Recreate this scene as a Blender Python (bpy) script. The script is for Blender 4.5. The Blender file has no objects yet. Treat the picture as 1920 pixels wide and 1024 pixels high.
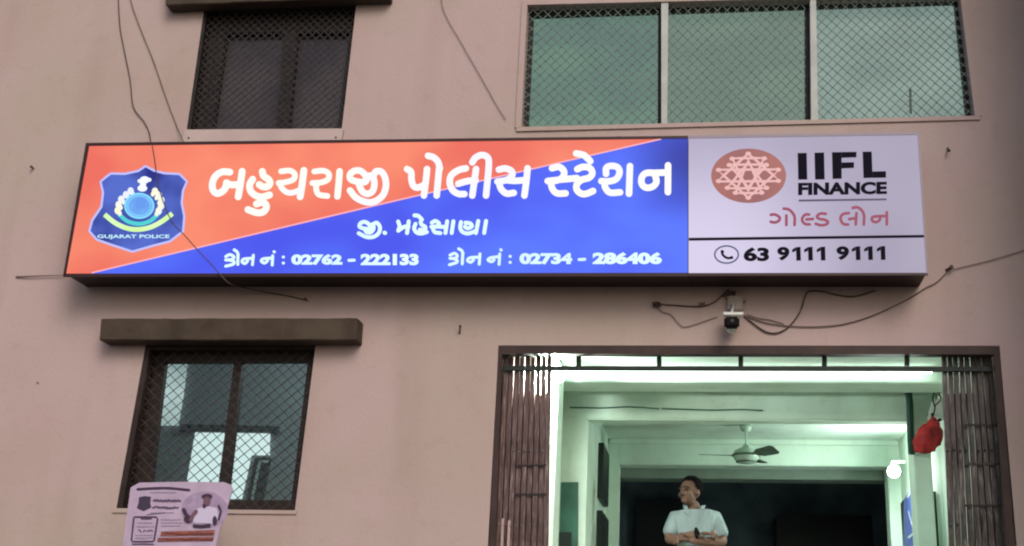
import bpy, bmesh, math, random
from mathutils import Vector, Matrix, noise
random.seed(7)
sc = bpy.context.scene
C = sc.collection

# ---------------------------------------------------------------- camera
PITCH, YAW, ROLL, FPX, PPX, PPY = math.radians(18.610), math.radians(-4.669), math.radians(1.259), 2200.0, 1150.0, 512.0
EYE = Vector((0, -8, 1.7))
FW = Vector((math.sin(YAW)*math.cos(PITCH), math.cos(YAW)*math.cos(PITCH), math.sin(PITCH)))
_r = FW.cross(Vector((0, 0, 1))).normalized(); _u = _r.cross(FW)
RT = math.cos(ROLL)*_r + math.sin(ROLL)*_u
UP = -math.sin(ROLL)*_r + math.cos(ROLL)*_u
cam = bpy.data.cameras.new('camera'); cam.sensor_width = 36.0
cam.lens = FPX/1920*36; cam.shift_x = (960-PPX)/1920; cam.clip_end = 500
camo = bpy.data.objects.new('camera', cam); C.objects.link(camo)
camo.matrix_world = Matrix(((RT.x, UP.x, -FW.x, EYE.x), (RT.y, UP.y, -FW.y, EYE.y), (RT.z, UP.z, -FW.z, EYE.z), (0, 0, 0, 1)))
sc.camera = camo

# ---------------------------------------------------------------- world, sun, exposure
w = bpy.data.worlds.new('World'); sc.world = w; w.use_nodes = True
nt = w.node_tree; bg = nt.nodes['Background']
sky = nt.nodes.new('ShaderNodeTexSky'); sky.sky_type = 'NISHITA'; sky.sun_disc = False
SUN_EL, SUN_AZ = math.radians(36), math.radians(155)
sky.sun_elevation = SUN_EL; sky.sun_rotation = SUN_AZ; sky.air_density = 1.0; sky.dust_density = 3.0
nt.links.new(sky.outputs['Color'], bg.inputs['Color']); bg.inputs['Strength'].default_value = 0.138
sl = bpy.data.lights.new('sun', 'SUN'); sl.energy = 1.26; sl.angle = math.radians(30); sl.color = (1.0, 0.95, 0.90)
so = bpy.data.objects.new('sun', sl); C.objects.link(so)
sd = Vector((math.sin(SUN_AZ)*math.cos(SUN_EL), math.cos(SUN_AZ)*math.cos(SUN_EL), math.sin(SUN_EL)))
so.rotation_euler = sd.to_track_quat('Z', 'Y').to_euler()
sc.view_settings.view_transform = 'Standard'; sc.view_settings.look = 'None'
sc.view_settings.exposure = 0.0; sc.view_settings.gamma = 1.0; sc.view_settings.use_curve_mapping = False
sc.render.engine = 'CYCLES'
sc.cycles.use_denoising = True
sc.cycles.filter_width = 2.1
sc.cycles.max_bounces = 12; sc.cycles.diffuse_bounces = 8
sc.cycles.sample_clamp_indirect = 6.0

# ---------------------------------------------------------------- helpers
def P(px, py, Y):
    d = FW + RT*((px-PPX)/FPX) + UP*((PPY-py)/FPX)
    return EYE + d*((Y-EYE.y)/d.y)
def PX(px, py, X):
    d = FW + RT*((px-PPX)/FPX) + UP*((PPY-py)/FPX)
    return EYE + d*((X-EYE.x)/d.x)

def lin(c): return tuple((v/255/12.92 if v/255 <= .04045 else ((v/255+.055)/1.055)**2.4) for v in c)
def mat(name, col, rough=.7, metal=0.0, spec=.3, var=0.0, vscale=6.0, bump=0.0, bscale=60.0, stretch=(1, 1, 1), col2=None, trans=0.0, hi=.62, lo=.38):
    m = bpy.data.materials.new(name); m.use_nodes = True
    t = m.node_tree; b = t.nodes['Principled BSDF']
    b.inputs['Roughness'].default_value = rough; b.inputs['Metallic'].default_value = metal
    b.inputs['Specular IOR Level'].default_value = spec
    b.inputs['Transmission Weight'].default_value = trans
    b.inputs['Base Color'].default_value = (*col, 1)
    if var > 0 or col2 or bump > 0:
        tc = t.nodes.new('ShaderNodeTexCoord'); mp = t.nodes.new('ShaderNodeMapping')
        mp.inputs['Scale'].default_value = stretch
        t.links.new(tc.outputs['Object'], mp.inputs['Vector'])
    if var > 0 or col2:
        n = t.nodes.new('ShaderNodeTexNoise'); n.inputs['Scale'].default_value = vscale; n.inputs['Detail'].default_value = 5
        t.links.new(mp.outputs['Vector'], n.inputs['Vector'])
        r = t.nodes.new('ShaderNodeValToRGB')
        c2 = col2 if col2 else tuple(min(1, v*(1+var)) for v in col)
        c1 = col if col2 else tuple(v*(1-var) for v in col)
        r.color_ramp.elements[0].color = (*c1, 1); r.color_ramp.elements[1].color = (*c2, 1)
        r.color_ramp.elements[0].position = lo; r.color_ramp.elements[1].position = hi
        t.links.new(n.outputs['Fac'], r.inputs['Fac']); t.links.new(r.outputs['Color'], b.inputs['Base Color'])
    if bump > 0:
        n2 = t.nodes.new('ShaderNodeTexNoise'); n2.inputs['Scale'].default_value = bscale; n2.inputs['Detail'].default_value = 6
        t.links.new(mp.outputs['Vector'], n2.inputs['Vector'])
        bp = t.nodes.new('ShaderNodeBump'); bp.inputs['Strength'].default_value = bump; bp.inputs['Distance'].default_value = .01
        t.links.new(n2.outputs['Fac'], bp.inputs['Height']); t.links.new(bp.outputs['Normal'], b.inputs['Normal'])
    return m
def glow(name, srgb, strength=1.0, srgb2=None, scale=1.2, stretch=(1, 1, 1), rough=.35, tube_end=None):
    """a lit (emitting) surface: sign panels, lamps, lit windows; srgb2 = the unevenness of the tubes behind"""
    m = bpy.data.materials.new(name); m.use_nodes = True
    t = m.node_tree; b = t.nodes['Principled BSDF']; c = lin(srgb)
    b.inputs['Base Color'].default_value = (*[v*.08 for v in c], 1); b.inputs['Roughness'].default_value = rough
    b.inputs['Specular IOR Level'].default_value = .15
    b.inputs['Emission Color'].default_value = (*c, 1); b.inputs['Emission Strength'].default_value = strength
    if srgb2:
        tc = t.nodes.new('ShaderNodeTexCoord'); mp = t.nodes.new('ShaderNodeMapping'); mp.inputs['Scale'].default_value = stretch
        n = t.nodes.new('ShaderNodeTexNoise'); n.inputs['Scale'].default_value = scale; n.inputs['Detail'].default_value = 2
        r = t.nodes.new('ShaderNodeValToRGB')
        r.color_ramp.elements[0].color = (*lin(srgb2), 1); r.color_ramp.elements[1].color = (*c, 1)
        r.color_ramp.elements[0].position = .36; r.color_ramp.elements[1].position = .62
        t.links.new(tc.outputs['Object'], mp.inputs['Vector']); t.links.new(mp.outputs['Vector'], n.inputs['Vector'])
        t.links.new(n.outputs['Fac'], r.inputs['Fac']); t.links.new(r.outputs['Color'], b.inputs['Emission Color'])
    if tube_end:                                      # the tubes behind the sheet stop short here: (place, near, far, share near, share far)
        pt, d0, d1, k0, k1 = tube_end
        g_ = t.nodes.new('ShaderNodeNewGeometry'); di = t.nodes.new('ShaderNodeVectorMath'); di.operation = 'DISTANCE'; di.inputs[1].default_value = pt
        mr = t.nodes.new('ShaderNodeMapRange'); mr.interpolation_type = 'SMOOTHSTEP'
        for k, v in zip((1, 2, 3, 4), (d0, d1, k0, k1)): mr.inputs[k].default_value = v*(1 if k < 3 else strength)
        t.links.new(g_.outputs['Position'], di.inputs[0]); t.links.new(di.outputs['Value'], mr.inputs[0]); t.links.new(mr.outputs[0], b.inputs['Emission Strength'])
    return m

def empty(name, loc, label=None, cat=None, group=None):
    o = bpy.data.objects.new(name, None); C.objects.link(o); o.location = loc; o.empty_display_size = .1
    if label: o['label'] = label; o['category'] = cat
    if group: o['group'] = group
    o['base'] = [0, 0, 0]; del o['base']
    return o
def tag(o, label, cat, group=None):
    o['label'] = label; o['category'] = cat
    if group: o['group'] = group
    return o
def wloc(o):
    v = Vector((0, 0, 0))
    while o is not None: v = v + o.location; o = o.parent
    return v
def obj(name, bm, m, parent=None, label=None, smooth=False, loc=None):
    """link a bmesh given in world coordinates as one object under its parent"""
    me = bpy.data.meshes.new(name)
    base = wloc(parent) if parent else Vector((0, 0, 0))
    org = Vector(loc) if loc is not None else base
    for v in bm.verts: v.co -= org
    if smooth:
        for f in bm.faces: f.smooth = True
    bm.to_mesh(me); bm.free()
    for mm in (m if isinstance(m, (list, tuple)) else [m]): me.materials.append(mm)
    o = bpy.data.objects.new(name, me); C.objects.link(o)
    if parent: o.parent = parent
    o.location = org-base
    if label: o['label'] = label
    return o
def dup(o, delta, parent=None):
    c = o.copy(); C.objects.link(c); c.location = o.location+Vector(delta); c.parent = parent if parent else o.parent
    for ch in list(o.children): dup(ch, (0, 0, 0), c)
    return c
def pieces(name, bm, m, parent, label=None):
    """the same, but pieces that lie well apart become objects of their own"""
    bm.verts.index_update(); seen = {}; isl = []
    for v in bm.verts:
        if v in seen: continue
        st = [v]; seen[v] = len(isl); cur = []
        while st:
            x = st.pop(); cur.append(x)
            for e in x.link_edges:
                o = e.other_vert(x)
                if o not in seen: seen[o] = len(isl); st.append(o)
        isl.append(cur)
    bb = [([min(v.co[k] for v in c) for k in range(3)], [max(v.co[k] for v in c) for k in range(3)]) for c in isl]
    par = list(range(len(isl)))
    def find(i):
        while par[i] != i: i = par[i]
        return i
    for i in range(len(isl)):
        for j in range(i):
            g_ = math.sqrt(sum(max(0, bb[i][0][k]-bb[j][1][k], bb[j][0][k]-bb[i][1][k])**2 for k in range(3)))
            sz = max(max(b[1][k]-b[0][k] for k in range(3)) for b in (bb[i], bb[j]))
            if g_ <= max(.02, .5*sz): par[find(i)] = find(j)
    out = []
    for r in sorted({find(i) for i in range(len(isl))}):
        b2 = BM(); mp = {}
        for i in range(len(isl)):
            if find(i) == r:
                for v in isl[i]: mp[v] = b2.verts.new(v.co)
        for f in bm.faces:
            if f.verts[0] in mp:
                try: b2.faces.new([mp[v] for v in f.verts])
                except ValueError: pass
        out.append(obj(name, b2, m, parent, label))
    bm.free()
    return out[0]
def BM(): return bmesh.new()
def hexa(bm, f, b):
    """solid between front quad f and back quad b (4 points each, same order)"""
    vf = [bm.verts.new(p) for p in f]; vb = [bm.verts.new(p) for p in b]; n = len(vf)
    bm.faces.new(vf); bm.faces.new(vb[::-1])
    for i in range(n):
        j = (i+1) % n; bm.faces.new((vf[j], vf[i], vb[i], vb[j]))
def box(bm, x0, x1, y0, y1, z0, z1):
    hexa(bm, [(x0, y0, z0), (x1, y0, z0), (x1, y0, z1), (x0, y0, z1)], [(x0, y1, z0), (x1, y1, z0), (x1, y1, z1), (x0, y1, z1)])
def slab(bm, pts, Y, depth):
    """polygon of image points laid on the plane y=Y, extruded straight back by depth"""
    f = [P(x, y, Y) for x, y in pts]
    hexa(bm, f, [p+Vector((0, depth, 0)) for p in f])
def poly(bm, pts, Y):
    return bm.faces.new([bm.verts.new(P(x, y, Y)) for x, y in pts])
def tube(bm, pts, r, n=6, taper=None):
    pts = [Vector(p) for p in pts]; rings = []
    for i, p in enumerate(pts):
        d = (pts[min(i+1, len(pts)-1)]-pts[max(i-1, 0)]).normalized()
        a = Vector((0, 0, 1)) if abs(d.z) < .9 else Vector((1, 0, 0))
        u = d.cross(a).normalized(); v = d.cross(u); rr = r*(taper[i] if taper else 1)
        rings.append([bm.verts.new(p+rr*(math.cos(2*math.pi*k/n)*u+math.sin(2*math.pi*k/n)*v)) for k in range(n)])
    for a, b in zip(rings, rings[1:]):
        for k in range(n): bm.faces.new((a[k], a[(k+1) % n], b[(k+1) % n], b[k]))
    bm.faces.new(rings[0][::-1]); bm.faces.new(rings[-1])
def smooth_pts(pts, k=6, closed=False):
    P_ = [Vector(p) for p in pts]; n = len(P_); out = []
    rng = n if closed else n-1
    for i in range(rng):
        p0 = P_[(i-1) % n] if closed or i > 0 else P_[0]*2-P_[1]
        p1 = P_[i]; p2 = P_[(i+1) % n]
        p3 = P_[(i+2) % n] if closed or i+2 < n else p2*2-p1
        for j in range(k):
            t = j/k
            out.append(.5*((2*p1)+(p2-p0)*t+(2*p0-5*p1+4*p2-p3)*t*t+(3*p1-p0-3*p2+p3)*t**3))
    if not closed: out.append(P_[-1])
    return out
def lathe(bm, c, prof, n=20, axis='Z'):
    c = Vector(c); rings = []
    for r, h in prof:
        rg = []
        for k in range(n):
            a = 2*math.pi*k/n; x, y = r*math.cos(a), r*math.sin(a)
            rg.append(bm.verts.new(c+(Vector((x, y, h)) if axis == 'Z' else Vector((x, h, y)) if axis == 'Y' else Vector((h, x, y)))))
        rings.append(rg)
    for a, b in zip(rings, rings[1:]):
        for k in range(n): bm.faces.new((a[k], a[(k+1) % n], b[(k+1) % n], b[k]))
    bm.faces.new(rings[0][::-1]); bm.faces.new(rings[-1])
def recalc(bm): bmesh.ops.recalc_face_normals(bm, faces=bm.faces[:]); return bm

# printed artwork on a plane: every stroke is a flat ribbon a fraction of a millimetre above the last
class Art:
    def __init__(s, Y): s.bm = BM(); s.Y = Y; s.k = 0
    def pt(s, v): return P(v[0], v[1], s.Y-.0002*s.k)
    def ribbon(s, pts, w, closed=False, cap=True):
        s.k = (s.k+1) % 12
        n = len(pts); L = []; R = []; bm = s.bm
        for i, p in enumerate(pts):
            a = pts[(i-1) % n] if closed else pts[max(i-1, 0)]; b = pts[(i+1) % n] if closed else pts[min(i+1, n-1)]
            d = (b-a); d = d.normalized() if d.length > 1e-9 else Vector((1, 0)); nn = Vector((-d.y, d.x))*w/2
            L.append(bm.verts.new(s.pt(p+nn))); R.append(bm.verts.new(s.pt(p-nn)))
        for i in range(n if closed else n-1):
            j = (i+1) % n; bm.faces.new((L[i], L[j], R[j], R[i]))
        if cap and not closed:
            for i, sg in ((0, -1), (n-1, 1)):
                q = pts[1]-pts[0] if i == 0 else pts[-1]-pts[-2]
                q = q.normalized(); nn = Vector((-q.y, q.x)); c = pts[i]
                arc = [bm.verts.new(s.pt(c+w/2*(math.cos(a)*nn+math.sin(a)*q*sg))) for a in [math.pi*k/7 for k in range(1, 7)]]
                bm.faces.new([L[i]]+arc+[R[i]])
    def strokes(s, ox, oy, sc_, w, lst):
        for st in lst:
            pts = [Vector((ox+x/sc_, oy+y/sc_)) for x, y in st]
            s.ribbon(smooth_pts(pts, 6) if len(pts) > 2 else [pts[0], (pts[0]+pts[1])/2, pts[1]], w)
    def ell(s, cx, cy, rx, ry, n=24):
        s.k = (s.k+1) % 12
        s.bm.faces.new([s.bm.verts.new(s.pt((cx+rx*math.cos(2*math.pi*i/n), cy+ry*math.sin(2*math.pi*i/n)))) for i in range(n)])
    def ring(s, cx, cy, rx, ry, w, n=40):
        s.ribbon([Vector((cx+rx*math.cos(2*math.pi*i/n), cy+ry*math.sin(2*math.pi*i/n))) for i in range(n)], w, closed=True)
    def fill(s, pts):
        s.k = (s.k+1) % 12
        vs = [s.bm.verts.new(s.pt(p)) for p in pts]
        es = [s.bm.edges.new((vs[i], vs[(i+1) % len(vs)])) for i in range(len(vs))]
        bmesh.ops.triangle_fill(s.bm, use_beauty=True, use_dissolve=False, edges=es)
    def text(s, body, x0, x1, yt, yb, bold=.03, dy=0.0):
        """latin text fitted to the box x0..x1, yt..yb; dy = rise over the width"""
        s.k = (s.k+1) % 12
        cu = bpy.data.curves.new('t', 'FONT'); cu.body = body; cu.offset = bold; cu.resolution_u = 4
        o = bpy.data.objects.new('t', cu); C.objects.link(o); bpy.context.view_layer.update()
        me = o.to_mesh(); xs = [v.co.x for v in me.vertices]; ys = [v.co.y for v in me.vertices]
        a, b, c, d = min(xs), max(xs), min(ys), max(ys)
        vs = []
        for v in me.vertices:
            u = (v.co.x-a)/(b-a); t = (v.co.y-c)/(d-c)
            vs.append(s.bm.verts.new(s.pt((x0+u*(x1-x0), yb+t*(yt-yb)-dy*u))))
        for p in me.polygons:
            try: s.bm.faces.new([vs[i] for i in p.vertices])
            except ValueError: pass
        o.to_mesh_clear(); bpy.data.objects.remove(o); bpy.data.curves.remove(cu)
    def done(s, name, m, parent, label=None): return pieces(name, s.bm, m, parent, label)

# ---------------------------------------------------------------- materials
M_wall = mat('painted plaster', lin((175, 157, 148)), .85, spec=.15, col2=lin((181, 158, 156)), vscale=.7, bump=.25, bscale=35)
M_brown = mat('brown chajja paint', lin((70, 58, 47)), .75, var=.14, vscale=5, bump=.2, bscale=50)
M_dark = mat('dark window paint', (.018, .013, .012), .6, var=.3, vscale=14)
M_mesh = mat('rusty wire mesh', (.035, .027, .025), .6, var=.4, vscale=30)
M_meshg = mat('green grey wire mesh', lin((98, 112, 104)), .6, var=.3, vscale=30)
M_gate = mat('worn maroon gate paint with painted glints', lin((86, 64, 62)), .5, spec=.4, col2=lin((150, 130, 126)), vscale=9, stretch=(14, 14, .9), bump=.2, bscale=40, hi=.74, lo=.52)  # pale streaks: scratches plus sky glints on the bars, put into the colour
M_gater = mat('worn dark brown gate paint with painted glints', lin((70, 61, 58)), .5, spec=.4, col2=lin((146, 136, 130)), vscale=9, stretch=(14, 14, .9), bump=.2, bscale=40, hi=.76, lo=.54)  # same scratches and coloured-in glints for the other leaf
M_frame = mat('dark maroon frame', lin((58, 42, 38)), .6, var=.2, vscale=6)
M_int = mat('mint white wall paint', lin((204, 221, 208)), .8, spec=.15, var=.05, vscale=3, bump=.15, bscale=30)
M_intg = mat('grey painted lintel', lin((110, 122, 112)), .8, var=.1, vscale=4)
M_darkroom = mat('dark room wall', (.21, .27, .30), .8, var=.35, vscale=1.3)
M_sill = mat('pale plaster sill', lin((182, 162, 158)), .85, var=.05, vscale=4, bump=.2)
M_post = mat('pale grey post', lin((176, 178, 174)), .6, var=.08, vscale=8)
M_cable = mat('dark cable', lin((78, 62, 58)), .55, var=.2, vscale=10)
M_cable2 = mat('brown grey cable', lin((112, 94, 88)), .6, var=.15, vscale=10)
M_black = mat('black plastic', (.006, .005, .005), .6, spec=.08)
M_signbox = mat('dark brown sheet metal', (.022, .010, .010), .5, var=.25, vscale=5)
M_steel = mat('grey metal', lin((120, 122, 118)), .4, metal=.6)
M_white = mat('white plastic', lin((205, 205, 200)), .5)

Z0 = 1.60                                             # floor of the raised porch
XL, XR, YB = -.955, 1.875, 3.5
XF = -1.22                                            # left side of the wider front bay                       # side walls and rear wall of the porch
GATE = [(935, 648), (1873, 646), (1903, 1024), (917, 1024)]
gx0, gx1, gzt = -1.462, 2.028, 3.862
ULW = [(383, 14), (668, 8), (641, 241), (350, 243)]
URW = [(989, 9), (1800, -10), (1828, 217), (977, 238)]
LLW = [(273, 646), (592, 645), (553, 957), (218, 953)]
WT = .23                                              # wall thickness

def grime(m_, k=.88, sc_=(2.6, 2.6, .35), fine=.94):
    """rain streaks and a fine speckle of dirt over a plaster colour"""
    t = m_.node_tree; b = t.nodes['Principled BSDF']; src = b.inputs['Base Color'].links[0].from_socket
    tc = t.nodes.new('ShaderNodeTexCoord'); last = src
    for sc2, detail, lo_, hi_, dark in ((sc_, 6, .50, .70, k), ((9, 9, 9), 8, .56, .72, fine), ((1.1, 1.1, .8), 4, .45, .65, .95)):
        mp = t.nodes.new('ShaderNodeMapping'); mp.inputs['Scale'].default_value = sc2; n = t.nodes.new('ShaderNodeTexNoise'); n.inputs['Scale'].default_value = 1.0; n.inputs['Detail'].default_value = detail
        r = t.nodes.new('ShaderNodeValToRGB'); r.color_ramp.elements[0].position = lo_; r.color_ramp.elements[1].position = hi_
        r.color_ramp.elements[0].color = (1, 1, 1, 1); r.color_ramp.elements[1].color = (dark, dark*.985, dark*.96, 1)
        mx = t.nodes.new('ShaderNodeMix'); mx.data_type = 'RGBA'; mx.blend_type = 'MULTIPLY'; mx.inputs['Factor'].default_value = 1
        t.links.new(tc.outputs['Object'], mp.inputs['Vector']); t.links.new(mp.outputs['Vector'], n.inputs['Vector']); t.links.new(n.outputs['Fac'], r.inputs['Fac'])
        t.links.new(last, mx.inputs['A']); t.links.new(r.outputs['Color'], mx.inputs['B']); last = mx.outputs['Result']
    t.links.new(last, b.inputs['Base Color'])
grime(M_wall, .92, fine=.955); grime(M_brown, .72, (5, 5, .8), .8); grime(M_int, .90, (3, 3, .5), .93)

# ---------------------------------------------------------------- ground
bm = BM(); s_ = 120
bm.faces.new([bm.verts.new(p) for p in ((-s_, -s_, 0), (s_, -s_, 0), (s_, s_, 0), (-s_, s_, 0))])
g = obj('ground', bm, mat('dusty asphalt', (.09, .085, .08), .9, var=.25, vscale=2, bump=.3)); g['kind'] = 'structure'

# ---------------------------------------------------------------- the building
B = empty('police_station_building', (0, 0, 0), 'pinkish beige plastered building front with barred windows and a gated porch', 'building')
def holes_wall():
    bm = BM()
    def loop(pts):
        vs = [bm.verts.new(p) for p in pts]
        return [bm.edges.new((vs[i], vs[(i+1) % len(vs)])) for i in range(len(vs))]
    es = loop([(-9, 0, 0), (4.2, 0, 0), (4.2, 0, 9.5), (-9, 0, 9.5)])
    ops = [[P(x, y, 0) for x, y in ULW], [P(x, y, 0) for x, y in URW], [P(x, y, 0) for x, y in LLW],
           [Vector((gx0, 0, gzt)), Vector((gx1, 0, gzt)), Vector((gx1, 0, Z0)), Vector((gx0, 0, Z0))]]
    for o in ops: es += loop(o)
    bmesh.ops.triangle_fill(bm, use_beauty=True, use_dissolve=False, edges=es)
    cx = [f for f in bm.faces if any(_in(f.calc_center_median(), o) for o in ops)]
    bmesh.ops.delete(bm, geom=cx, context='FACES_ONLY')
    for o in ops:                                     # reveals, as deep as the wall
        for i in range(4):
            a, b = o[i], o[(i+1) % 4]; d = Vector((0, WT, 0))
            bm.faces.new([bm.verts.new(p) for p in (a, b, b+d, a+d)])
    return bm
def _in(p, q):
    s = None
    for i in range(4):
        a, b = q[i], q[(i+1) % 4]; c = (b.x-a.x)*(p.z-a.z)-(b.z-a.z)*(p.x-a.x)
        if s is None: s = c > 0
        elif (c > 0) != s: return False
    return True
obj('facade_wall', holes_wall(), M_wall, B)

def rough_edges(bm):
    bmesh.ops.bevel(bm, geom=bm.edges[:], offset=.007, segments=1, affect='EDGES')
    for _ in range(5):
        lg = [e for e in bm.edges if e.calc_length() > .07]
        if not lg: break
        bmesh.ops.subdivide_edges(bm, edges=lg, cuts=1, use_grid_fill=True)
    for v in bm.verts:
        n_ = noise.noise_vector(v.co*7)*.0035+noise.noise_vector(v.co*23)*.0025
        v.co += Vector((n_.x, min(n_.y, 0), n_.z))
# chajjas (brown slabs over the two left windows)
bm = BM(); slab(bm, [(189, 597), (671, 596), (668, 638), (185, 638)], -.15, .148); recalc(bm); rough_edges(bm)
obj('window_ledge', bm, M_brown, B)
bm = BM(); slab(bm, [(311, -42), (732, -58), (729, -7), (310, 10)], -.12, .118); recalc(bm); rough_edges(bm)
obj('window_ledge', bm, M_brown, B)

def inset_bar(bm, q, Y, depth): slab(bm, q, Y, depth)
def slabs(items):
    bm = BM()
    for q, Y, d in items: slab(bm, q, Y, d)
    return recalc(bm)
def lerp(a, b, t): return (a[0]+(b[0]-a[0])*t, a[1]+(b[1]-a[1])*t)
def wiremesh(bm, q, Y, nx, ny, w, jitter=0.0):
    """diamond wire mesh over quad q (TL,TR,BR,BL in image points) on the plane y=Y"""
    TL, TR, BR, BL = q
    def uv(u, v): return P(*lerp(lerp(TL, TR, u), lerp(BL, BR, u), v), Y)
    for sg in (0, 1):
        for k in range(-ny, nx+1):
            # the line u = k/nx + t, v = t*nx/ny (clipped); mirrored for the second set
            t0 = max(0, -k/nx); t1 = min(1-k/nx, ny/nx)
            if t1-t0 < 1e-4: continue
            a = (k/nx+t0, t0*nx/ny); b = (k/nx+t1, t1*nx/ny)
            if sg: a = (1-a[0], a[1]); b = (1-b[0], b[1])
            p, r = uv(*a), uv(*b); d = (r-p).normalized(); n = Vector((d.z, 0, -d.x))*w/2; dy = Vector((0, .004, 0)); oy = Vector((0, .005*sg, 0))
            f = [p-n+oy, r-n+oy, r+n+oy, p+n+oy]
            hexa(bm, f, [x+dy for x in f])

# upper left window
q = ULW
Wd = obj('window', slabs((( [(383, 14), (668, 8), (664, 60), (424, 62)], .10, .06), ([(383, 14), (424, 62), (399, 243), (350, 243)], .10, .06),
        ([(533, 60), (557, 60), (541, 241), (517, 241)], .09, .07), ([(668, 8), (641, 241), (633, 241), (655, 60)], .10, .06))), M_dark, B)
bm = BM(); slab(bm, [(395, 40), (668, 40), (652, 246), (370, 248)], .165, .01)
M_dglass = mat('dusty dark glass', lin((86, 78, 80)), .22, spec=.5, col2=lin((62, 56, 62)), vscale=2.2, bump=.05)
obj('pane', bm, M_dglass, Wd)
bm = BM(); wiremesh(bm, [(385, 16), (666, 11), (640, 240), (352, 242)], .035, 19, 17, .0075)
obj('mesh_grille', recalc(bm), M_mesh, Wd)
obj('reveal_liner', slabs([([(383, 14), (389, 14), (357, 243), (350, 243)], .003, .10), ([(389, 14.5), (668, 8.5), (668, 13), (389, 19)], .003, .10)]), M_dark, Wd)
bm = BM(); slab(bm, [(347, 243), (644, 241), (640, 263), (341, 266)], -.03, .03)
obj('sill', recalc(bm), M_sill, Wd)

# upper right window: three lit bays
Wd = obj('window', slabs((( [(989, 9), (1800, -10), (1797, 4), (1000, 30)], .10, .05), ([(989, 9), (1000, 30), (990, 238), (977, 238)], .10, .05),
        ([(1800, -10), (1828, 217), (1812, 217), (1790, 4)], .10, .05),
        ([(1234, 5), (1241, 5), (1240, 236), (1233, 236)], .10, .05), ([(1509, 0), (1519, 0), (1521, 229), (1510, 229)], .10, .05))), M_dark, B)
for q in ([(1240, 2), (1253, 2), (1251, 234), (1240, 234)], [(1519, -6), (1530, -6), (1534, 226), (1521, 226)]):
    obj('post', slabs([(q, .012, .14)]), M_post, Wd)
bays = [[(990, 20), (1240, 14), (1240, 242), (975, 244)], [(1246, 14), (1518, 6), (1520, 236), (1246, 240)], [(1524, 8), (1812, -4), (1830, 222), (1528, 232)]]
gl = [((104, 133, 120), (94, 119, 113)), ((110, 132, 120), (103, 124, 115)), ((130, 152, 145), (115, 136, 130))]
for bq, (ca, cb) in zip(bays, gl):
    bm = BM(); slab(bm, bq, .155, .01)
    obj('pane', recalc(bm), glow('lit frosted green glass', ca, 1.0, cb, 1.6, (1, 1, 1.6), .3), Wd)
for bq, n in zip(([(990, 10), (1234, 4), (1234, 238), (978, 239)], [(1253, 4), (1510, -2), (1511, 233), (1251, 236)], [(1530, -3), (1799, -9), (1826, 217), (1534, 228)]), (13, 14, 15)):
    bm = BM(); wiremesh(bm, bq, .045, n, 13, .0052)
    obj('mesh_grille', recalc(bm), M_meshg, Wd)
bm = BM(); slab(bm, [(1705, 166), (1709, 166), (1710, 212), (1706, 212)], .14, .012); obj('handle', bm, mat('dull green handle', lin((66, 84, 78)), .5), Wd)
bm = BM()
slab(bm, [(968, 239), (1838, 217), (1838, 224), (968, 246)], -.014, .014); slab(bm, [(979, 0), (989, 0), (977, 238), (966, 239)], -.012, .012)
slab(bm, [(1800, -10), (1812, -10), (1840, 217), (1828, 217)], -.012, .012)
obj('sill', recalc(bm), M_wall, Wd)

# lower left window, with a lit room behind it
M_rec = mat('dark brown casement', lin((44, 33, 29)), .6, var=.25, vscale=10)
Wd = obj('window', slabs((([(273, 646), (592, 645), (587, 679), (310, 680)], .11, .05), ([(273, 646), (310, 680), (277, 952), (218, 953)], .11, .05),
        ([(439, 676), (454, 676), (424, 942), (405, 942)], .10, .06), ([(592, 645), (553, 957), (545, 945), (577, 678)], .11, .05),
        ([(218, 953), (277, 937), (547, 938), (553, 957)], .105, .05))), M_rec, B)
M_glass = bpy.data.materials.new('clear window glass'); M_glass.use_nodes = True
_t = M_glass.node_tree; _t.nodes.remove(_t.nodes['Principled BSDF'])
_a = _t.nodes.new('ShaderNodeBsdfTransparent'); _a.inputs['Color'].default_value = (.82, .9, .88, 1)
_g = _t.nodes.new('ShaderNodeBsdfGlossy'); _g.inputs['Roughness'].default_value = .08
_m = _t.nodes.new('ShaderNodeMixShader'); _m.inputs['Fac'].default_value = .05
_t.links.new(_a.outputs[0], _m.inputs[1]); _t.links.new(_g.outputs[0], _m.inputs[2]); _t.links.new(_m.outputs[0], _t.nodes['Material Output'].inputs['Surface'])
bm = BM(); poly(bm, [(290, 670), (590, 668), (560, 950), (262, 955)], .14)
obj('pane', bm, M_glass, Wd)
bm = BM(); wiremesh(bm, [(274, 654), (589, 652), (553, 954), (222, 952)], .05, 15, 15, .0048)
obj('mesh_grille', recalc(bm), M_mesh, Wd)
obj('reveal_liner', slabs([([(273, 646), (283, 646), (229, 953), (218, 953)], .003, .10), ([(283, 646.5), (591, 645.5), (590, 654), (282, 656)], .003, .10)]), M_rec, Wd)
bm = BM(); slab(bm, [(212, 953), (556, 957), (555, 964), (210, 961)], -.012, .012); obj('sill', bm, M_wall, Wd)

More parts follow.
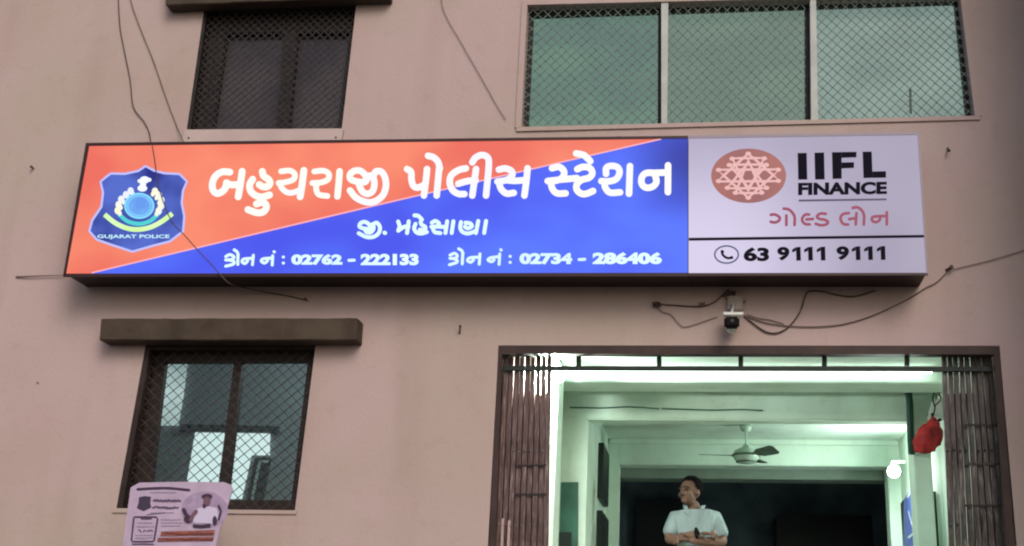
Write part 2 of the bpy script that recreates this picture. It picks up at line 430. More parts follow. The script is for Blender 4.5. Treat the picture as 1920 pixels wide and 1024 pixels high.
def room(name, x0, x1, y0, y1, z0, z1, m, parent, front=False):
    bm = BM(); v = lambda *p: bm.verts.new(p)
    F = [[(x0, y1, z0), (x1, y1, z0), (x1, y1, z1), (x0, y1, z1)], [(x0, y0, z0), (x0, y1, z0), (x0, y1, z1), (x0, y0, z1)], [(x1, y0, z0), (x1, y1, z0), (x1, y1, z1), (x1, y0, z1)],
         [(x0, y0, z1), (x1, y0, z1), (x1, y1, z1), (x0, y1, z1)], [(x0, y0, z0), (x1, y0, z0), (x1, y1, z0), (x0, y1, z0)]]
    for f in F: bm.faces.new([v(*p) for p in f])
    return obj(name, bm, m, parent)
M_room = mat('teal grey office wall', lin((140, 149, 150)), .8, var=.06, vscale=2)
rm = room('office_room', -6.2, -1.62, .235, 3.0, Z0, 5.0, M_room, B)
lw = BM(); slab(lw, [(366, 811), (505, 813), (504, 853), (470, 853), (452, 935), (345, 935)], 2.97, .025)
obj('lit_window', recalc(lw), glow('lit window beyond the office', (226, 246, 246), 1.0), rm)
lw = BM(); slab(lw, [(314, 676), (350, 676), (342, 740), (332, 797), (299, 797), (305, 740)], 2.96, .03)
obj('lit_gap', recalc(lw), glow('lit gap beside the cupboard', (196, 214, 214), 1.0, (140, 160, 158), 1.5), rm)
bm = BM(); slab(bm, [(340, 795), (520, 799), (520, 811), (336, 809)], 2.93, .06); slab(bm, [(478, 858), (505, 858), (490, 940), (462, 940)], 2.93, .06)
obj('wooden_frame', recalc(bm), mat('dark green frame', lin((40, 62, 58)), .6), rm)
bm = BM(); slab(bm, [(484, 866), (489, 866), (474, 940), (469, 940)], 2.92, .008); slab(bm, [(486, 862), (503, 863), (503, 868), (486, 867)], 2.92, .008)
obj('door_trim', recalc(bm), mat('pale trim', lin((180, 200, 196)), .6), rm)
# unseen lamp in the office (its glow is what lights the room)
L = bpy.data.lights.new('office_lamp', 'POINT'); L.energy = 62; L.color = (.84, .99, 1); L.shadow_soft_size = .3
lo = bpy.data.objects.new('office_lamp', L); C.objects.link(lo); lo.location = (-2.6, 1.6, 4.6)

# ---------------------------------------------------------------- porch interior
def part_box(name, x0, x1, y0, y1, z0, z1, m, parent=B, bev=.008):
    bm = BM(); box(bm, x0, x1, y0, y1, z0, z1); recalc(bm)
    if bev: bmesh.ops.bevel(bm, geom=bm.edges[:], offset=bev, segments=2, affect='EDGES')
    return obj(name, bm, m, parent)
part_box('side_wall', XF-.15, XL, 1.5, YB, Z0, 4.3, M_int)
part_box('side_wall', XF-.15, XF, WT+.002, 1.498, Z0, 4.3, M_int, bev=0)
part_box('side_wall', XR, XR+.15, WT+.002, YB, Z0, 4.3, M_int, bev=0)
part_box('porch_ceiling', XF, XR, WT+.004, .9, 3.915, 4.1, M_int, bev=0)
part_box('porch_beam', XF+.004, XR-.004, .9, 1.24, 3.812, 4.2, M_int)
part_box('porch_beam', XL-.2, XR-.006, 1.49, 1.75, 3.655, 4.25, M_int)
part_box('beam_moulding', XL-.02, 1.66, 1.465, 1.60, 3.63, 3.70, M_int, bev=.012)
part_box('porch_ceiling', XF+.001, XR-.001, 1.24, 1.49, 3.90, 4.1, M_int, bev=0)
part_box('porch_ceiling', XL+.002, XR-.002, 1.75, YB, 3.852, 4.1, M_int, bev=0)
part_box('pilaster', XF-.01, -1.095, .55, .895, Z0, 3.914, M_int)
part_box('pilaster', 1.655, 1.79, 1.44, 1.72, Z0, 3.81, M_int)
part_box('cornice_strip', XL+.02, XR-.02, YB-.05, YB, 3.80, 3.851, M_int)
# rear wall with its wide opening
ox0, ox1, oz = -.842, 1.757, 3.60
part_box('rear_wall', XL-.02, ox0, YB, YB+.23, Z0, 4.3, M_int)
part_box('rear_wall', ox1, XR+.15, YB, YB+.23, Z0, 4.3, M_int)
part_box('rear_wall', ox0-.002, ox1+.002, YB+.002, YB+.228, oz, 4.298, M_int)
part_box('lintel', ox0-.1, ox1+.1, YB+.235, YB+.5, 3.505, 3.9, M_intg)
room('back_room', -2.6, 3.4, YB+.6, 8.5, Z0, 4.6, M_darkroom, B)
part_box('back_door', -.95, -.15, 8.2, 8.45, Z0, 3.9, mat('dark door', (.035, .038, .042), .6), bev=.01)
part_box('cupboard', .9, 2.1, 7.2, 8.1, Z0, 3.6, mat('black cupboard', (.006, .007, .007), .5), bev=.01)
part_box('porch_floor', -2.6, 3.4, WT, 8.5, Z0-.2, Z0-.001, mat('speckled tile floor', lin((150, 150, 140)), .35, var=.2, vscale=20), bev=0)
# plinth and steps up from the street (below the picture)
bm = BM()
for i in range(8): box(bm, gx0-.1, gx1+.1, -.30*(8-i), -.30*(7-i)-.002, 0, .2*(i+1))
obj('entrance_steps', recalc(bm), mat('stone steps', lin((140, 132, 124)), .8, var=.15, vscale=4, bump=.2), B)
bm = BM(); box(bm, -9, 4.2, WT+.01, 9, 6.95, 7.1); obj('roof_slab', bm, M_wall, B)
# doors and openings seen along the left porch wall
def wall_panel(name, pts, X, th, m, parent=B):
    f = [PX(x, y, X) for x, y in pts]; bm = BM(); hexa(bm, f, [p-Vector((th, 0, 0)) for p in f]); return obj(name, recalc(bm), m, parent)
M_dgreen = mat('dark green shutter', lin((52, 92, 78)), .6, var=.2, vscale=6, stretch=(1, 5, 1))
obj('notice_board', slabs([([(1052, 904), (1084, 904), (1083, 1120), (1046, 1120)], 1.47, .028)]), M_dgreen, B)
part_box('wall_recess', -1.16, -1.06, 1.462, 1.469, Z0, 2.72, mat('black door gap', (.01, .02, .018), .5), bev=.003)
part_box('door_frame', XL+.001, XL+.05, 2.45, 3.1, 3.13, 3.62, mat('black transom', (.012, .02, .017), .5), bev=.004)
part_box('door_frame', XL+.001, XL+.05, 2.45, 3.2, Z0, 3.02, mat('black door', (.010, .016, .014), .5), bev=.004)
# unseen block added at the right, outside the picture, to shade that end
N = empty('shading_block', (3.3, -1, 0), 'unseen grey block added right of the pink front to shade it', 'building')
part_box('wall', 2.62, 6.5, -1.6, -.003, 0, 9.4, mat('grey cement render', lin((96, 92, 86)), .9, var=.1, vscale=1.5, bump=.2), N)

# ---------------------------------------------------------------- folding gate
G = empty('folding_gate', ((gx0+gx1)/2, .1, Z0), 'maroon folding lattice gate pushed open to both sides of the porch', 'gate')
bm = BM(); box(bm, gx0, gx1, -.004, .05, 3.80, 3.858); obj('top_track', recalc(bm), M_frame, G)
bm = BM()
hexa(bm, [P(x, y, -.003) for x, y in ((935, 650), (942, 650), (926, 1100), (913, 1100))], [P(x, y, -.003)+Vector((0, .05, 0)) for x, y in ((935, 650), (942, 650), (926, 1100), (913, 1100))])
obj('side_channel', recalc(bm), M_frame, G); bm = BM()
hexa(bm, [P(x, y, -.003) for x, y in ((1863, 650), (1873, 650), (1909, 1100), (1894, 1100))], [P(x, y, -.003)+Vector((0, .05, 0)) for x, y in ((1863, 650), (1873, 650), (1909, 1100), (1894, 1100))])
obj('side_channel', recalc(bm), M_frame, G)
tr = BM(); slab(tr, [(943, 686), (1862, 688), (1862, 696), (943, 694)], .07, .03)
slab(tr, [(943, 660), (1862, 661), (1862, 668), (943, 667)], .07, .03)
for x in (1085, 1236, 1389, 1546, 1701): slab(tr, [(x-4.5, 668), (x+4.5, 668), (x+4.5, 686), (x-4.5, 686)], .072, .026)
obj('transom_grille', recalc(tr), mat('dark green grey transom', lin((38, 46, 42)), .6, var=.2), G)
def bundle(tl, tr_, bl, br, n, mt, seed):
    rnd = random.Random(seed)
    leaf = empty('gate_leaf', P((bl+br)/2, 1024, .12)-G.location); leaf.parent = G
    for i in range(n):
        a0, a1 = i/n, (i+.80)/n
        bm = BM(); yy = .10+.018*(i % 2)
        f = [P(tl+(tr_-tl)*a0, 668, yy), P(tl+(tr_-tl)*a1, 668, yy)]
        d = [P(bl+(br-bl)*a0, 1024, yy), P(bl+(br-bl)*a1, 1024, yy)]
        def low(t, b, k): return b+(b-t)*k
        f2 = [low(f[1], d[1], .6), low(f[0], d[0], .6)]
        j = Vector((rnd.uniform(-.0012, .0012), 0, 0))
        Q = [f[0], f[1], f2[0]+j, f2[1]+j]
        # a U channel: web towards us, two flanges behind
        wv = (f[1]-f[0]); t_ = wv*.16
        hexa(bm, Q, [p+Vector((0, .004, 0)) for p in Q])
        for e in (0, 1):
            A, Bq = (Q[0], Q[3]) if e == 0 else (Q[1]-t_, Q[2]-t_)
            R_ = [A, A+t_, Bq+t_, Bq]
            hexa(bm, [p+Vector((0, .0045, 0)) for p in R_], [p+Vector((0, .026, 0)) for p in R_])
        obj('bar', recalc(bm), mt, leaf)
    # inner channels, which start lower and close the gaps
    bm = BM()
    for i in range(n-1):
        a0, a1 = (i+.52)/n, (i+1.28)/n
        Q = [P(tl+(tr_-tl)*a0, 738+rnd.uniform(-6, 10), .165), P(tl+(tr_-tl)*a1, 738, .165), P(bl+(br-bl)*a1, 1180, .165), P(bl+(br-bl)*a0, 1180, .165)]
        hexa(bm, Q, [p+Vector((0, .02, 0)) for p in Q])
    obj('inner_bars', recalc(bm), mt, leaf)
    # folded scissor strips and their rivets
    bm = BM(); rv = BM()
    for yv in (846, 985):
        t = (yv-668)/356
        for i in range(n-1):
            x0 = tl+(tr_-tl)*(i+.4)/n; x1 = bl+(br-bl)*(i+.4)/n; x = x0+(x1-x0)*t; wd = (tr_-tl)/n
            for s in (-1, 1):
                q = [(x-s*wd*.24-.9, yv-26), (x-s*wd*.24+.9, yv-26), (x+s*wd*.24+.9, yv+26), (x+s*wd*.24-.9, yv+26)]
                Q = [P(a, b, .094-.003*(s > 0)) for a, b in q]; hexa(bm, Q, [p+Vector((0, .0025, 0)) for p in Q])
            if rnd.random() < .7: lathe(rv, P(x, yv+rnd.uniform(-2, 2), .09), [(.008, 0), (.008, -.004), (.004, -.007)], 8, 'Y')
    pieces('lattice_strips', recalc(bm), mt, leaf); pieces('rivet', recalc(rv), M_steel if seed == 1 else M_dark, leaf)
    bm = BM()
    for yv in ((870, 925) if seed == 1 else (795, 868, 946)):
        x0 = bl+(tr_-bl)*.35; x1 = br-6
        slab(bm, [(x0, yv), (x1, yv), (x1, yv+4), (x0, yv+4)], .0955, .003)
    pieces('tie_strip', recalc(bm), M_dark, leaf)
    return leaf
bundle(946, 1036, 929, 1030, 9, M_gate, 1)
bundle(1766, 1862, 1780, 1893, 9, M_gater, 2)
lf = [c for c in G.children if c.name.startswith('gate_leaf')][0]
M_pale = mat('pale gate strip', lin((176, 150, 146)), .5, var=.12, vscale=20)
for i, x in enumerate((931, 943, 955)):  # pale strips laid low over the left leaf
    obj('pale_strip', slabs([([(x-2.5, 968+4*i), (x+2, 968+4*i), (x-.5, 1050), (x-5.5, 1050)], .088, .006)]), M_pale, lf)
# ---------------------------------------------------------------- bare lamps
M_bulb = glow('glowing globe', (235, 255, 246), 9.0)
def lamp(px, py, Y, power, label, side, off, R):
    p = P(px, py, Y)
    t = empty('globe_lamp', p, label, 'lamp', 'glowing globe lamps in the porch')
    bm = BM(); lathe(bm, p, [(R*math.sin(math.pi*k/12)+.001, -R*math.cos(math.pi*k/12)) for k in range(0, 12)], 24); obj('globe', recalc(bm), M_bulb, t, smooth=True)
    bm = BM(); lathe(bm, p, [(.018, R*.9), (.021, R), (.021, R+.03), (.012, R+.035)], 16)
    tube(bm, [p+Vector((0, 0, R+.02)), p+Vector((side*.05, .0, R+.03)), p+Vector((side*.10, .0, R+.03))], .008, 8)
    obj('bulb_holder', recalc(bm), M_white, t)
    l = bpy.data.lights.new('bulb_light', 'POINT'); l.energy = power; l.color = (.87, 1.0, .92); l.shadow_soft_size = .05
    o = bpy.data.objects.new('bulb_light', l); C.objects.link(o); o.parent = t; o.location = (off, -R-.06, -R*.3)
    return t
lamp(1047, 704, .40, 165, 'small glowing globe lamp in the front corner of the porch against the gate transom', -1, -.06, .055)
lamp(1676, 884, 2.70, 62, 'glowing globe lamp at the rear of the porch above the blue notice', 1, .0, .058)
# lit batten along the front porch beam
tl_ = empty('tube_lamp', (.4, .85, 3.9), 'long lit tube lamp across the porch just behind the gate transom', 'lamp')
bm = BM(); tube(bm, [(XF+.12, .80, 3.876), (XR-.16, .80, 3.876)], .014, 12); obj('tube', recalc(bm), glow('lit tube', (232, 252, 240), 11.0), tl_, smooth=True)
bm = BM(); box(bm, XF+.06, XR-.10, .785, .815, 3.896, 3.914); obj('batten', recalc(bm), M_white, tl_)

# ---------------------------------------------------------------- ceiling fan
fc = P(1399, 852, 2.75)
F = empty('ceiling_fan', (fc.x, fc.y, 3.851), 'grey three bladed ceiling fan hanging in the porch behind the beam', 'ceiling fan')
M_fan = mat('pale fan enamel', lin((170, 188, 174)), .35, spec=.5); M_fand = mat('dusty fan blade', lin((92, 108, 97)), .5, var=.2, vscale=9)
bm = BM(); lathe(bm, (fc.x, fc.y, 3.851), [(.02, -.07), (.05, -.05), (.055, -.001)], 16); obj('canopy', recalc(bm), M_fan, F, smooth=True)
bm = BM(); tube(bm, [(fc.x, fc.y, 3.80), (fc.x, fc.y, fc.z+.06)], .009, 10); obj('down_rod', recalc(bm), M_fan, F)
bm = BM(); lathe(bm, fc, [(.03, -.085), (.08, -.078), (.112, -.04), (.122, .0), (.108, .032), (.05, .058), (.02, .09)], 28); obj('motor', recalc(bm), M_fan, F, smooth=True)
bm = BM(); lathe(bm, fc, [(.122, -.020), (.131, -.016), (.131, -.004), (.122, .002)], 28); obj('trim_ring', recalc(bm), M_fand, F, smooth=True)
bm = BM(); lathe(bm, fc, [(.080, -.078), (.090, -.074), (.094, -.064), (.086, -.058)], 28); obj('trim_ring', recalc(bm), M_fand, F, smooth=True)
for ang, pit in ((66, .004), (186, -.009), (-54, -.030)):
    a = math.radians(ang); u = Vector((math.cos(a), math.sin(a), 0)); v = Vector((-u.y, u.x, 0)); bm = BM(); zz = Vector((0, 0, pit))
    f = [fc+u*.11-v*.018, fc+u*.20-v*.050-zz*.8, fc+u*.40-v*.055-zz, fc+u*.43-v*.035-zz*.7, fc+u*.43+v*.035+zz*.7, fc+u*.40+v*.052+zz, fc+u*.20+v*.048+zz*.8, fc+u*.11+v*.018]
    f = [p+Vector((0, 0, -.015)) for p in f]
    hexa(bm, f, [p+Vector((0, 0, .005)) for p in f]); obj('blade', recalc(bm), M_fand, F)

# ---------------------------------------------------------------- lit signboard
SY = -.30
S = empty('light_box_signboard', P(930, 513, 0), 'long lit red and blue signboard with white lettering and a white advert panel', 'signboard')
FACE = [(122, 515), (165, 271), (1724, 249), (1740, 513)]
bm = BM(); slab(bm, [(124, 514.5), (166, 272), (1290, 257), (1290, 513.5)], SY+.004, .294); obj('box', recalc(bm), M_signbox, S)
bm = BM(); slab(bm, [(1290.5, 513.5), (1290.5, 257), (1722, 251), (1737, 513)], SY+.004, .294)
obj('box', recalc(bm), M_signbox, S)
bm = BM()
rim = [([(118, 518), (124, 510), (167, 272), (161, 268)]), ([(161, 268), (167, 273.5), (1290, 259.5), (1290, 254.5)]), ([(118, 519), (124, 513), (1290, 511.5), (1290, 518)])]
for r_ in rim: slab(bm, r_, SY-.006, .012)
slab(bm, [(1290.4, 512), (1736, 511.5), (1740, 516), (1290.4, 517.5)], SY-.006, .012)
obj('rim', recalc(bm), mat('maroon edge trim', (.035, .012, .012), .45), S)
bm = BM(); slab(bm, [(1290.6, 259.5), (1720, 252.5), (1719.6, 247), (1290.6, 254.5)], SY-.006, .012)
slab(bm, [(1720.3, 250), (1724, 247), (1740.5, 515), (1737, 511)], SY-.006, .012)
obj('rim', recalc(bm), mat('pale edge trim', lin((150, 138, 150)), .5), S)
M_red = glow('lit red vinyl', (243, 136, 108), 1.0, (230, 106, 92), 1.0, (1.1, 1, 1.5))
M_blue = glow('lit blue vinyl', (86, 116, 252), 1.0, (72, 82, 230), .9, (1.0, 1, 1.7), tube_end=(P(1300, 300, SY), .02, .62, .40, 1.0))
M_adv = glow('lit white vinyl', (198, 190, 216), 1.0, (186, 178, 206), .9, (1.0, 1, 1.0), tube_end=(P(1310, 490, SY), .05, 1.35, 1.16, .66))
fy = SY-.001
def face(name, pts, m):
    bm = BM(); poly(bm, pts, fy); return obj(name, bm, m, S)
dl, dr = (168, 513.6), (1246, 258.6)
face('red_panel', [dl, (124, 513.8), (166, 272.4), dr], M_red)
face('blue_panel', [dl, dr, (1289.5, 258), (1289.5, 513)], M_blue)
adv = face('advert_panel', [(1291, 513), (1291, 257.6), (1721, 250.6), (1737.4, 512.6)], M_adv)
A = Art(fy-.001); A.ribbon([Vector(dl)+Vector((4, -2)), Vector((700, 386)), Vector(dr)+Vector((-6, 2))], 2.6, cap=False)
A.done('dividing_line', glow('lit pale line', (246, 176, 186)), S)

M_txt = glow('lit white lettering', (255, 248, 238), 1.0, (240, 240, 255), 1.4)
M_txt2 = glow('lit pale lettering', (212, 240, 255), 1.0, (228, 255, 246), 2.0)
T = Art(fy-.0016)
W0 = 13.0
T.strokes(380, 290, 8.535, W0, [   # first word
  [(435, 280), (320, 275), (215, 335), (160, 440), (160, 550), (215, 618), (290, 605), (360, 540), (385, 450)], [(380, 450), (450, 482), (580, 480)], [(632, 268), (604, 470), (568, 675)],
  [(955, 270), (975, 340), (1050, 395), (1078, 455), (1035, 512), (960, 512), (905, 480)], [(800, 395), (752, 480), (770, 585), (850, 655), (950, 678), (1070, 645)],
  [(860, 790), (960, 765), (1015, 805), (1010, 870), (950, 925), (850, 925), (725, 880)],
  [(1620, 252), (1592, 470), (1560, 675)]])
T.strokes(380, 290, 8.535, 10.6, [[(1255, 268), (1390, 256), (1470, 305), (1462, 385), (1370, 432), (1215, 455)], [(1225, 455), (1275, 545), (1355, 605), (1450, 606), (1570, 560)]])
T.strokes(560, 290, 8.535, 10.8, [[(250, 270), (390, 258), (480, 305), (470, 395), (360, 445), (220, 455)], [(290, 455), (280, 550), (325, 640), (460, 662)]])
T.strokes(560, 290, 8.535, W0-.6, [
  [(655, 268), (642, 450), (620, 668)],
  [(930, 432), (835, 395), (822, 320), (890, 262), (980, 258), (1055, 315), (1085, 400), (1050, 440), (930, 432)],
  [(960, 450), (985, 530), (1030, 600), (1110, 628), (1185, 580), (1212, 470), (1192, 370), (1135, 335), (1085, 400)],
  [(1192, 350), (1240, 268), (1330, 280), (1385, 380), (1395, 520), (1340, 660), (1210, 752), (1070, 757), (920, 690), (822, 575)]])
T.done('word_lettering', M_txt, S); T = Art(fy-.0016)
T.strokes(740, 270, 7.111, W0-.6, [
  [(165, 335), (218, 375), (225, 480), (252, 560), (310, 582), (400, 545)], [(432, 335), (415, 500), (390, 688)], [(592, 335), (577, 500), (560, 688)], [(445, 158), (520, 180), (578, 240), (602, 330)],
  [(950, 325), (850, 350), (755, 420), (735, 520), (772, 615), (850, 665), (930, 668)], [(850, 530), (970, 495), (1080, 488)], [(1085, 335), (1062, 500), (1035, 688)],
  [(1035, 245), (1080, 182), (1165, 148), (1245, 190), (1252, 330), (1218, 688)],
  [(1390, 342), (1480, 327), (1560, 365), (1562, 430), (1490, 480), (1370, 502)], [(1480, 482), (1600, 492), (1745, 482)], [(1390, 505), (1418, 598), (1490, 660), (1588, 652)], [(1772, 325), (1755, 500), (1730, 688)]])
T.done('word_lettering', M_txt, S); T = Art(fy-.0016)
T.strokes(1000, 270, 6.857, W0-.6, [
  [(240, 312), (330, 295), (393, 350), (380, 425), (300, 470), (185, 477)], [(185, 477), (340, 460), (560, 440)], [(220, 490), (250, 585), (310, 635), (415, 635)],
  [(565, 325), (640, 295), (728, 312), (758, 380), (715, 435), (620, 462), (560, 520), (560, 590), (620, 640), (690, 638), (768, 605)], [(550, 122), (640, 140), (692, 180), (732, 222)],
  [(935, 385), (938, 310), (1000, 282), (1085, 302), (1108, 375), (1060, 455), (960, 482), (875, 478)], [(915, 490), (925, 560), (985, 625), (1115, 622)], [(1242, 285), (1230, 640)],
  [(1700, 368), (1560, 372), (1450, 375), (1395, 430), (1395, 515), (1450, 562), (1530, 550), (1582, 490), (1565, 400)], [(1732, 275), (1730, 620)]])
T.done('word_lettering', M_txt, S)
T = Art(fy-.0016)
T.strokes(650, 390, 6.857, 7.4, [
  [(215, 265), (165, 240), (180, 195), (235, 180), (290, 215), (300, 265), (215, 265)], [(230, 270), (255, 310), (305, 315), (345, 270), (335, 215), (305, 225)],
  [(345, 205), (390, 192), (428, 250), (410, 325), (340, 372), (250, 372), (155, 325)], [(486, 318), (494, 322)]])
T.done('word_lettering', M_txt2, S); T = Art(fy-.0016)
T.strokes(650, 390, 6.857, 7.4, [
  [(662, 175), (680, 235), (664, 292)], [(664, 292), (705, 262), (745, 242), (795, 240)], [(798, 172), (776, 322)],
  [(950, 180), (965, 215), (1010, 245), (1000, 282), (940, 280)], [(885, 205), (868, 265), (900, 315), (960, 328), (1030, 310)], [(872, 96), (920, 102), (968, 150)],
  [(1095, 190), (1140, 168), (1188, 200), (1160, 235), (1090, 242)], [(1150, 240), (1275, 245)], [(1105, 248), (1130, 308), (1205, 324)], [(1292, 172), (1270, 322)], [(1372, 172), (1350, 322)],
  [(1470, 182), (1460, 255), (1490, 308), (1560, 328), (1655, 300)], [(1528, 190), (1590, 200), (1608, 238), (1555, 262), (1520, 240)], [(1692, 168), (1662, 322)], [(1792, 168), (1768, 322)]])
T.done('word_lettering', M_txt2, S)
T = Art(fy-.0016)
T.strokes(400, 460, 4.8, 5.6, [
  [(112, 102), (150, 84), (186, 105), (165, 128), (112, 132)], [(140, 132), (185, 145), (178, 170), (112, 188)], [(222, 85), (220, 172)], [(188, 42), (212, 58), (224, 85)],
  [(340, 118), (275, 124), (258, 148), (285, 164), (308, 142)], [(360, 90), (352, 175)], [(520, 116), (450, 122), (432, 142), (460, 160), (488, 140)], [(534, 95), (530, 178)], [(546, 58), (549, 60)],
  [(629, 106), (631, 106)], [(629, 160), (631, 160)], [(1220, 136), (1268, 134)]])
T.text('02762', 546, 642, 476.5, 497, .06); T.text('222133', 676, 785, 476, 497.5, .06)
T.strokes(830, 455, 4.465, 5.6, [
  [(62, 105), (98, 90), (122, 108), (108, 130), (62, 132)], [(85, 132), (118, 145), (116, 166), (58, 185)], [(168, 88), (164, 178)], [(134, 52), (158, 66), (170, 90)],
  [(290, 122), (228, 128), (208, 150), (235, 164), (258, 145)], [(312, 95), (306, 180)], [(460, 118), (400, 128), (380, 146), (410, 160), (430, 145)], [(478, 95), (472, 182)], [(487, 60), (490, 62)],
  [(564, 115), (566, 115)], [(564, 165), (566, 165)], [(1142, 142), (1190, 140)]])
T.text('02734', 974, 1073, 474.5, 496, .06); T.text('286406', 1111, 1241, 473, 495.5, .06)
T.done('telephone_lettering', M_txt2, S)

# emblem
def epx(l): return [Vector((150+x/5.69, 300+y/5.69)) for x, y in l]
SH = epx([(220, 232), (280, 180), (330, 145), (480, 148), (620, 118), (700, 66), (790, 114), (900, 142), (1060, 150), (1140, 230), (1098, 330), (1085, 460), (1112, 600), (1100, 760), (960, 868), (760, 920), (560, 978), (350, 910), (180, 850), (100, 760), (130, 645), (228, 500), (246, 350)])
E_ = Art(fy-.0016); E_.fill(SH)
em = E_.done('emblem', glow('lit dark blue shield', (84, 106, 200), 1.0, (34, 38, 126), 2.6), S)
E_ = Art(fy-.004); E_.ribbon(SH, 4.2, closed=True); E_.done('shield_outline', glow('lit pale blue outline', (186, 190, 248)), em)
E_ = Art(fy-.004)
for x, y, a, b in ((690, 212, 52, 38), (672, 258, 34, 26), (665, 302, 52, 36), (635, 225, 22, 20), (742, 212, 20, 20)): E_.ell(150+x/5.69, 300+y/5.69, a/5.69, b/5.69)
E_.done('lion_capital', glow('lit white print', (240, 246, 255)), em)
E_ = Art(fy-.004)
for lst in ([(540, 332), (490, 372), (440, 420), (412, 478), (402, 540)], [(800, 335), (840, 375), (868, 430), (866, 490), (840, 545)]):
    for i, (x, y) in enumerate(lst):
        E_.ell(150+x/5.69, 300+y/5.69, 34/5.69, 40/5.69); E_.ell(150+(x+(24 if x < 600 else -24))/5.69, 300+(y+30)/5.69, 20/5.69, 26/5.69)
E_.done('laurel', glow('lit cream print', (246, 246, 214), 1.0, (224, 232, 255), 6), em)
E_ = Art(fy-.0056); E_.ell(150+632/5.69, 300+490/5.69, 150/5.69, 128/5.69, 32); E_.done('wheel', glow('lit sky blue print', (112, 172, 240), 1.0, (100, 150, 232), 8), em)
E_ = Art(fy-.0080); E_.ring(150+632/5.69, 300+490/5.69, 150/5.69, 128/5.69, 4.2); E_.ring(150+632/5.69, 300+490/5.69, 122/5.69, 102/5.69, 1.6); E_.done('wheel_rim', glow('lit cyan print', (132, 214, 250)), em)
E_ = Art(fy-.0048); E_.ribbon(smooth_pts(epx([(420, 585), (510, 655), (630, 682), (745, 652), (830, 580)])), 7.5); E_.done('lower_arc', glow('lit teal print', (80, 206, 208)), em)
E_ = Art(fy-.0088); E_.ribbon(smooth_pts(epx([(262, 582), (375, 672), (500, 728), (620, 742), (750, 718), (870, 658), (985, 572)])), 9.0, cap=False); E_.done('ribbon', glow('lit yellow green print', (206, 250, 156), 1.0, (220, 250, 190), 6), em)
E_ = Art(fy-.0100); E_.text('GUJARAT POLICE', 150+185/5.69, 150+955/5.69, 300+796/5.69, 300+846/5.69, .03); E_.done('motto_lettering', glow('lit pale print', (196, 236, 246)), em)

# advert end of the board
Q = lambda x, y: Vector((1320+x/8.194, 265+y/8.194))
c_ = Q(685, 530)
L_ = Art(fy-.0016); L_.ell(c_.x, c_.y, 576/8.194, 418/8.194, 48); lg = L_.done('round_logo', glow('lit copper print', (170, 108, 100), 1.0, (150, 98, 100), 3), adv)
L_ = Art(fy-.0042)
for tri in ([(680, 190), (1170, 612), (200, 618)], [(680, 868), (1165, 432), (205, 438)], [(680, 330), (965, 722), (355, 722)], [(680, 705), (955, 358), (392, 360)], [(680, 770), (925, 258), (435, 262)], [(680, 280), (885, 795), (485, 797)]):
    p = [Q(*t) for t in tri]; pts = []
    for i in range(3):
        for t in (0, .25, .5, .75): pts.append(p[i].lerp(p[(i+1) % 3], t))
    L_.ribbon(pts, 4.6, closed=True)
for x, y in ((680, 190), (680, 868), (225, 440), (1140, 436), (225, 612), (1140, 608), (435, 268), (925, 264), (485, 792), (885, 790), (390, 365), (958, 362), (360, 716), (960, 716)):
    q = Q(x, y); L_.ell(q.x, q.y, 5.5, 4.0, 10)
L_.done('star_pattern', glow('lit pink print', (226, 178, 178)), lg)
M_ink = glow('black print on lit vinyl', (22, 18, 34), .6, rough=.9)
L_ = Art(fy-.0016); R = lambda x, y: Vector((1480+x/8.533, 270+y/8.533))
for q in ([(132, 145), (278, 143), (288, 570), (142, 572)], [(402, 140), (556, 136), (566, 568), (412, 570)],
          [(682, 132), (836, 130), (838, 556), (692, 560)], [(837, 130), (1076, 126), (1072, 214), (837, 222)], [(837.5, 296), (1036, 292), (1034, 384), (837.5, 392)],
          [(1172, 124), (1318, 122), (1334, 542), (1186, 546)], [(1331, 440), (1546, 436), (1548, 540), (1334.5, 542)]):
    L_.fill([R(*p) for p in q])
L_.text('FINANCE', 1480+140/8.533, 1480+1562/8.533, 270+620/8.533, 270+822/8.533, .05, 2.2)
L_.done('brand_lettering', M_ink, adv)
L_ = Art(fy-.0016); L_.fill([R(150, 890), R(1555, 872), R(1555, 902), R(150, 922)]); L_.done('underline', glow('grey print', (84, 74, 98)), adv)
L_ = Art(fy-.0016); L_.fill([(1291.5, 446), (1732.5, 440.5), (1733, 445.5), (1291.5, 451.5)]); L_.done('rule_line', M_ink, adv)
L_ = Art(fy-.0016)
L_.strokes(1420, 380, 7.11, 5.4, [
  [(180, 162), (240, 160), (298, 200), (282, 245), (230, 265), (178, 255)], [(387, 172), (387, 298)], [(352, 80), (420, 92), (475, 145), (498, 200), (496, 298)],
  [(690, 158), (640, 160), (602, 200), (602, 248), (640, 285), (698, 290)], [(655, 224), (742, 218)], [(912, 150), (845, 146), (795, 180), (822, 214), (900, 230), (942, 260), (910, 294), (840, 300), (778, 282)],
  [(1220, 140), (1150, 150), (1112, 190), (1116, 240), (1150, 285), (1210, 293)], [(1225, 220), (1312, 206)], [(1322, 142), (1312, 290)], [(1272, 70), (1332, 62), (1390, 100), (1422, 170), (1420, 290)],
  [(1720, 178), (1600, 182), (1535, 195), (1532, 240), (1580, 260), (1628, 235), (1640, 190)], [(1726, 128), (1726, 290)]])
L_.done('loan_lettering', glow('lit maroon print', (150, 74, 96)), adv)
L_ = Art(fy-.0016); V = lambda x, y: (1330+x/5.333, 450+y/5.333)
L_.text('63', V(342, 0)[0], V(598, 0)[0], V(0, 72)[1], V(0, 214)[1], .05); L_.text('9', V(678, 0)[0], V(802, 0)[0], V(0, 68)[1], V(0, 207)[1], .05); L_.text('9', V(1270, 0)[0], V(1398, 0)[0], V(0, 62)[1], V(0, 202)[1], .05)
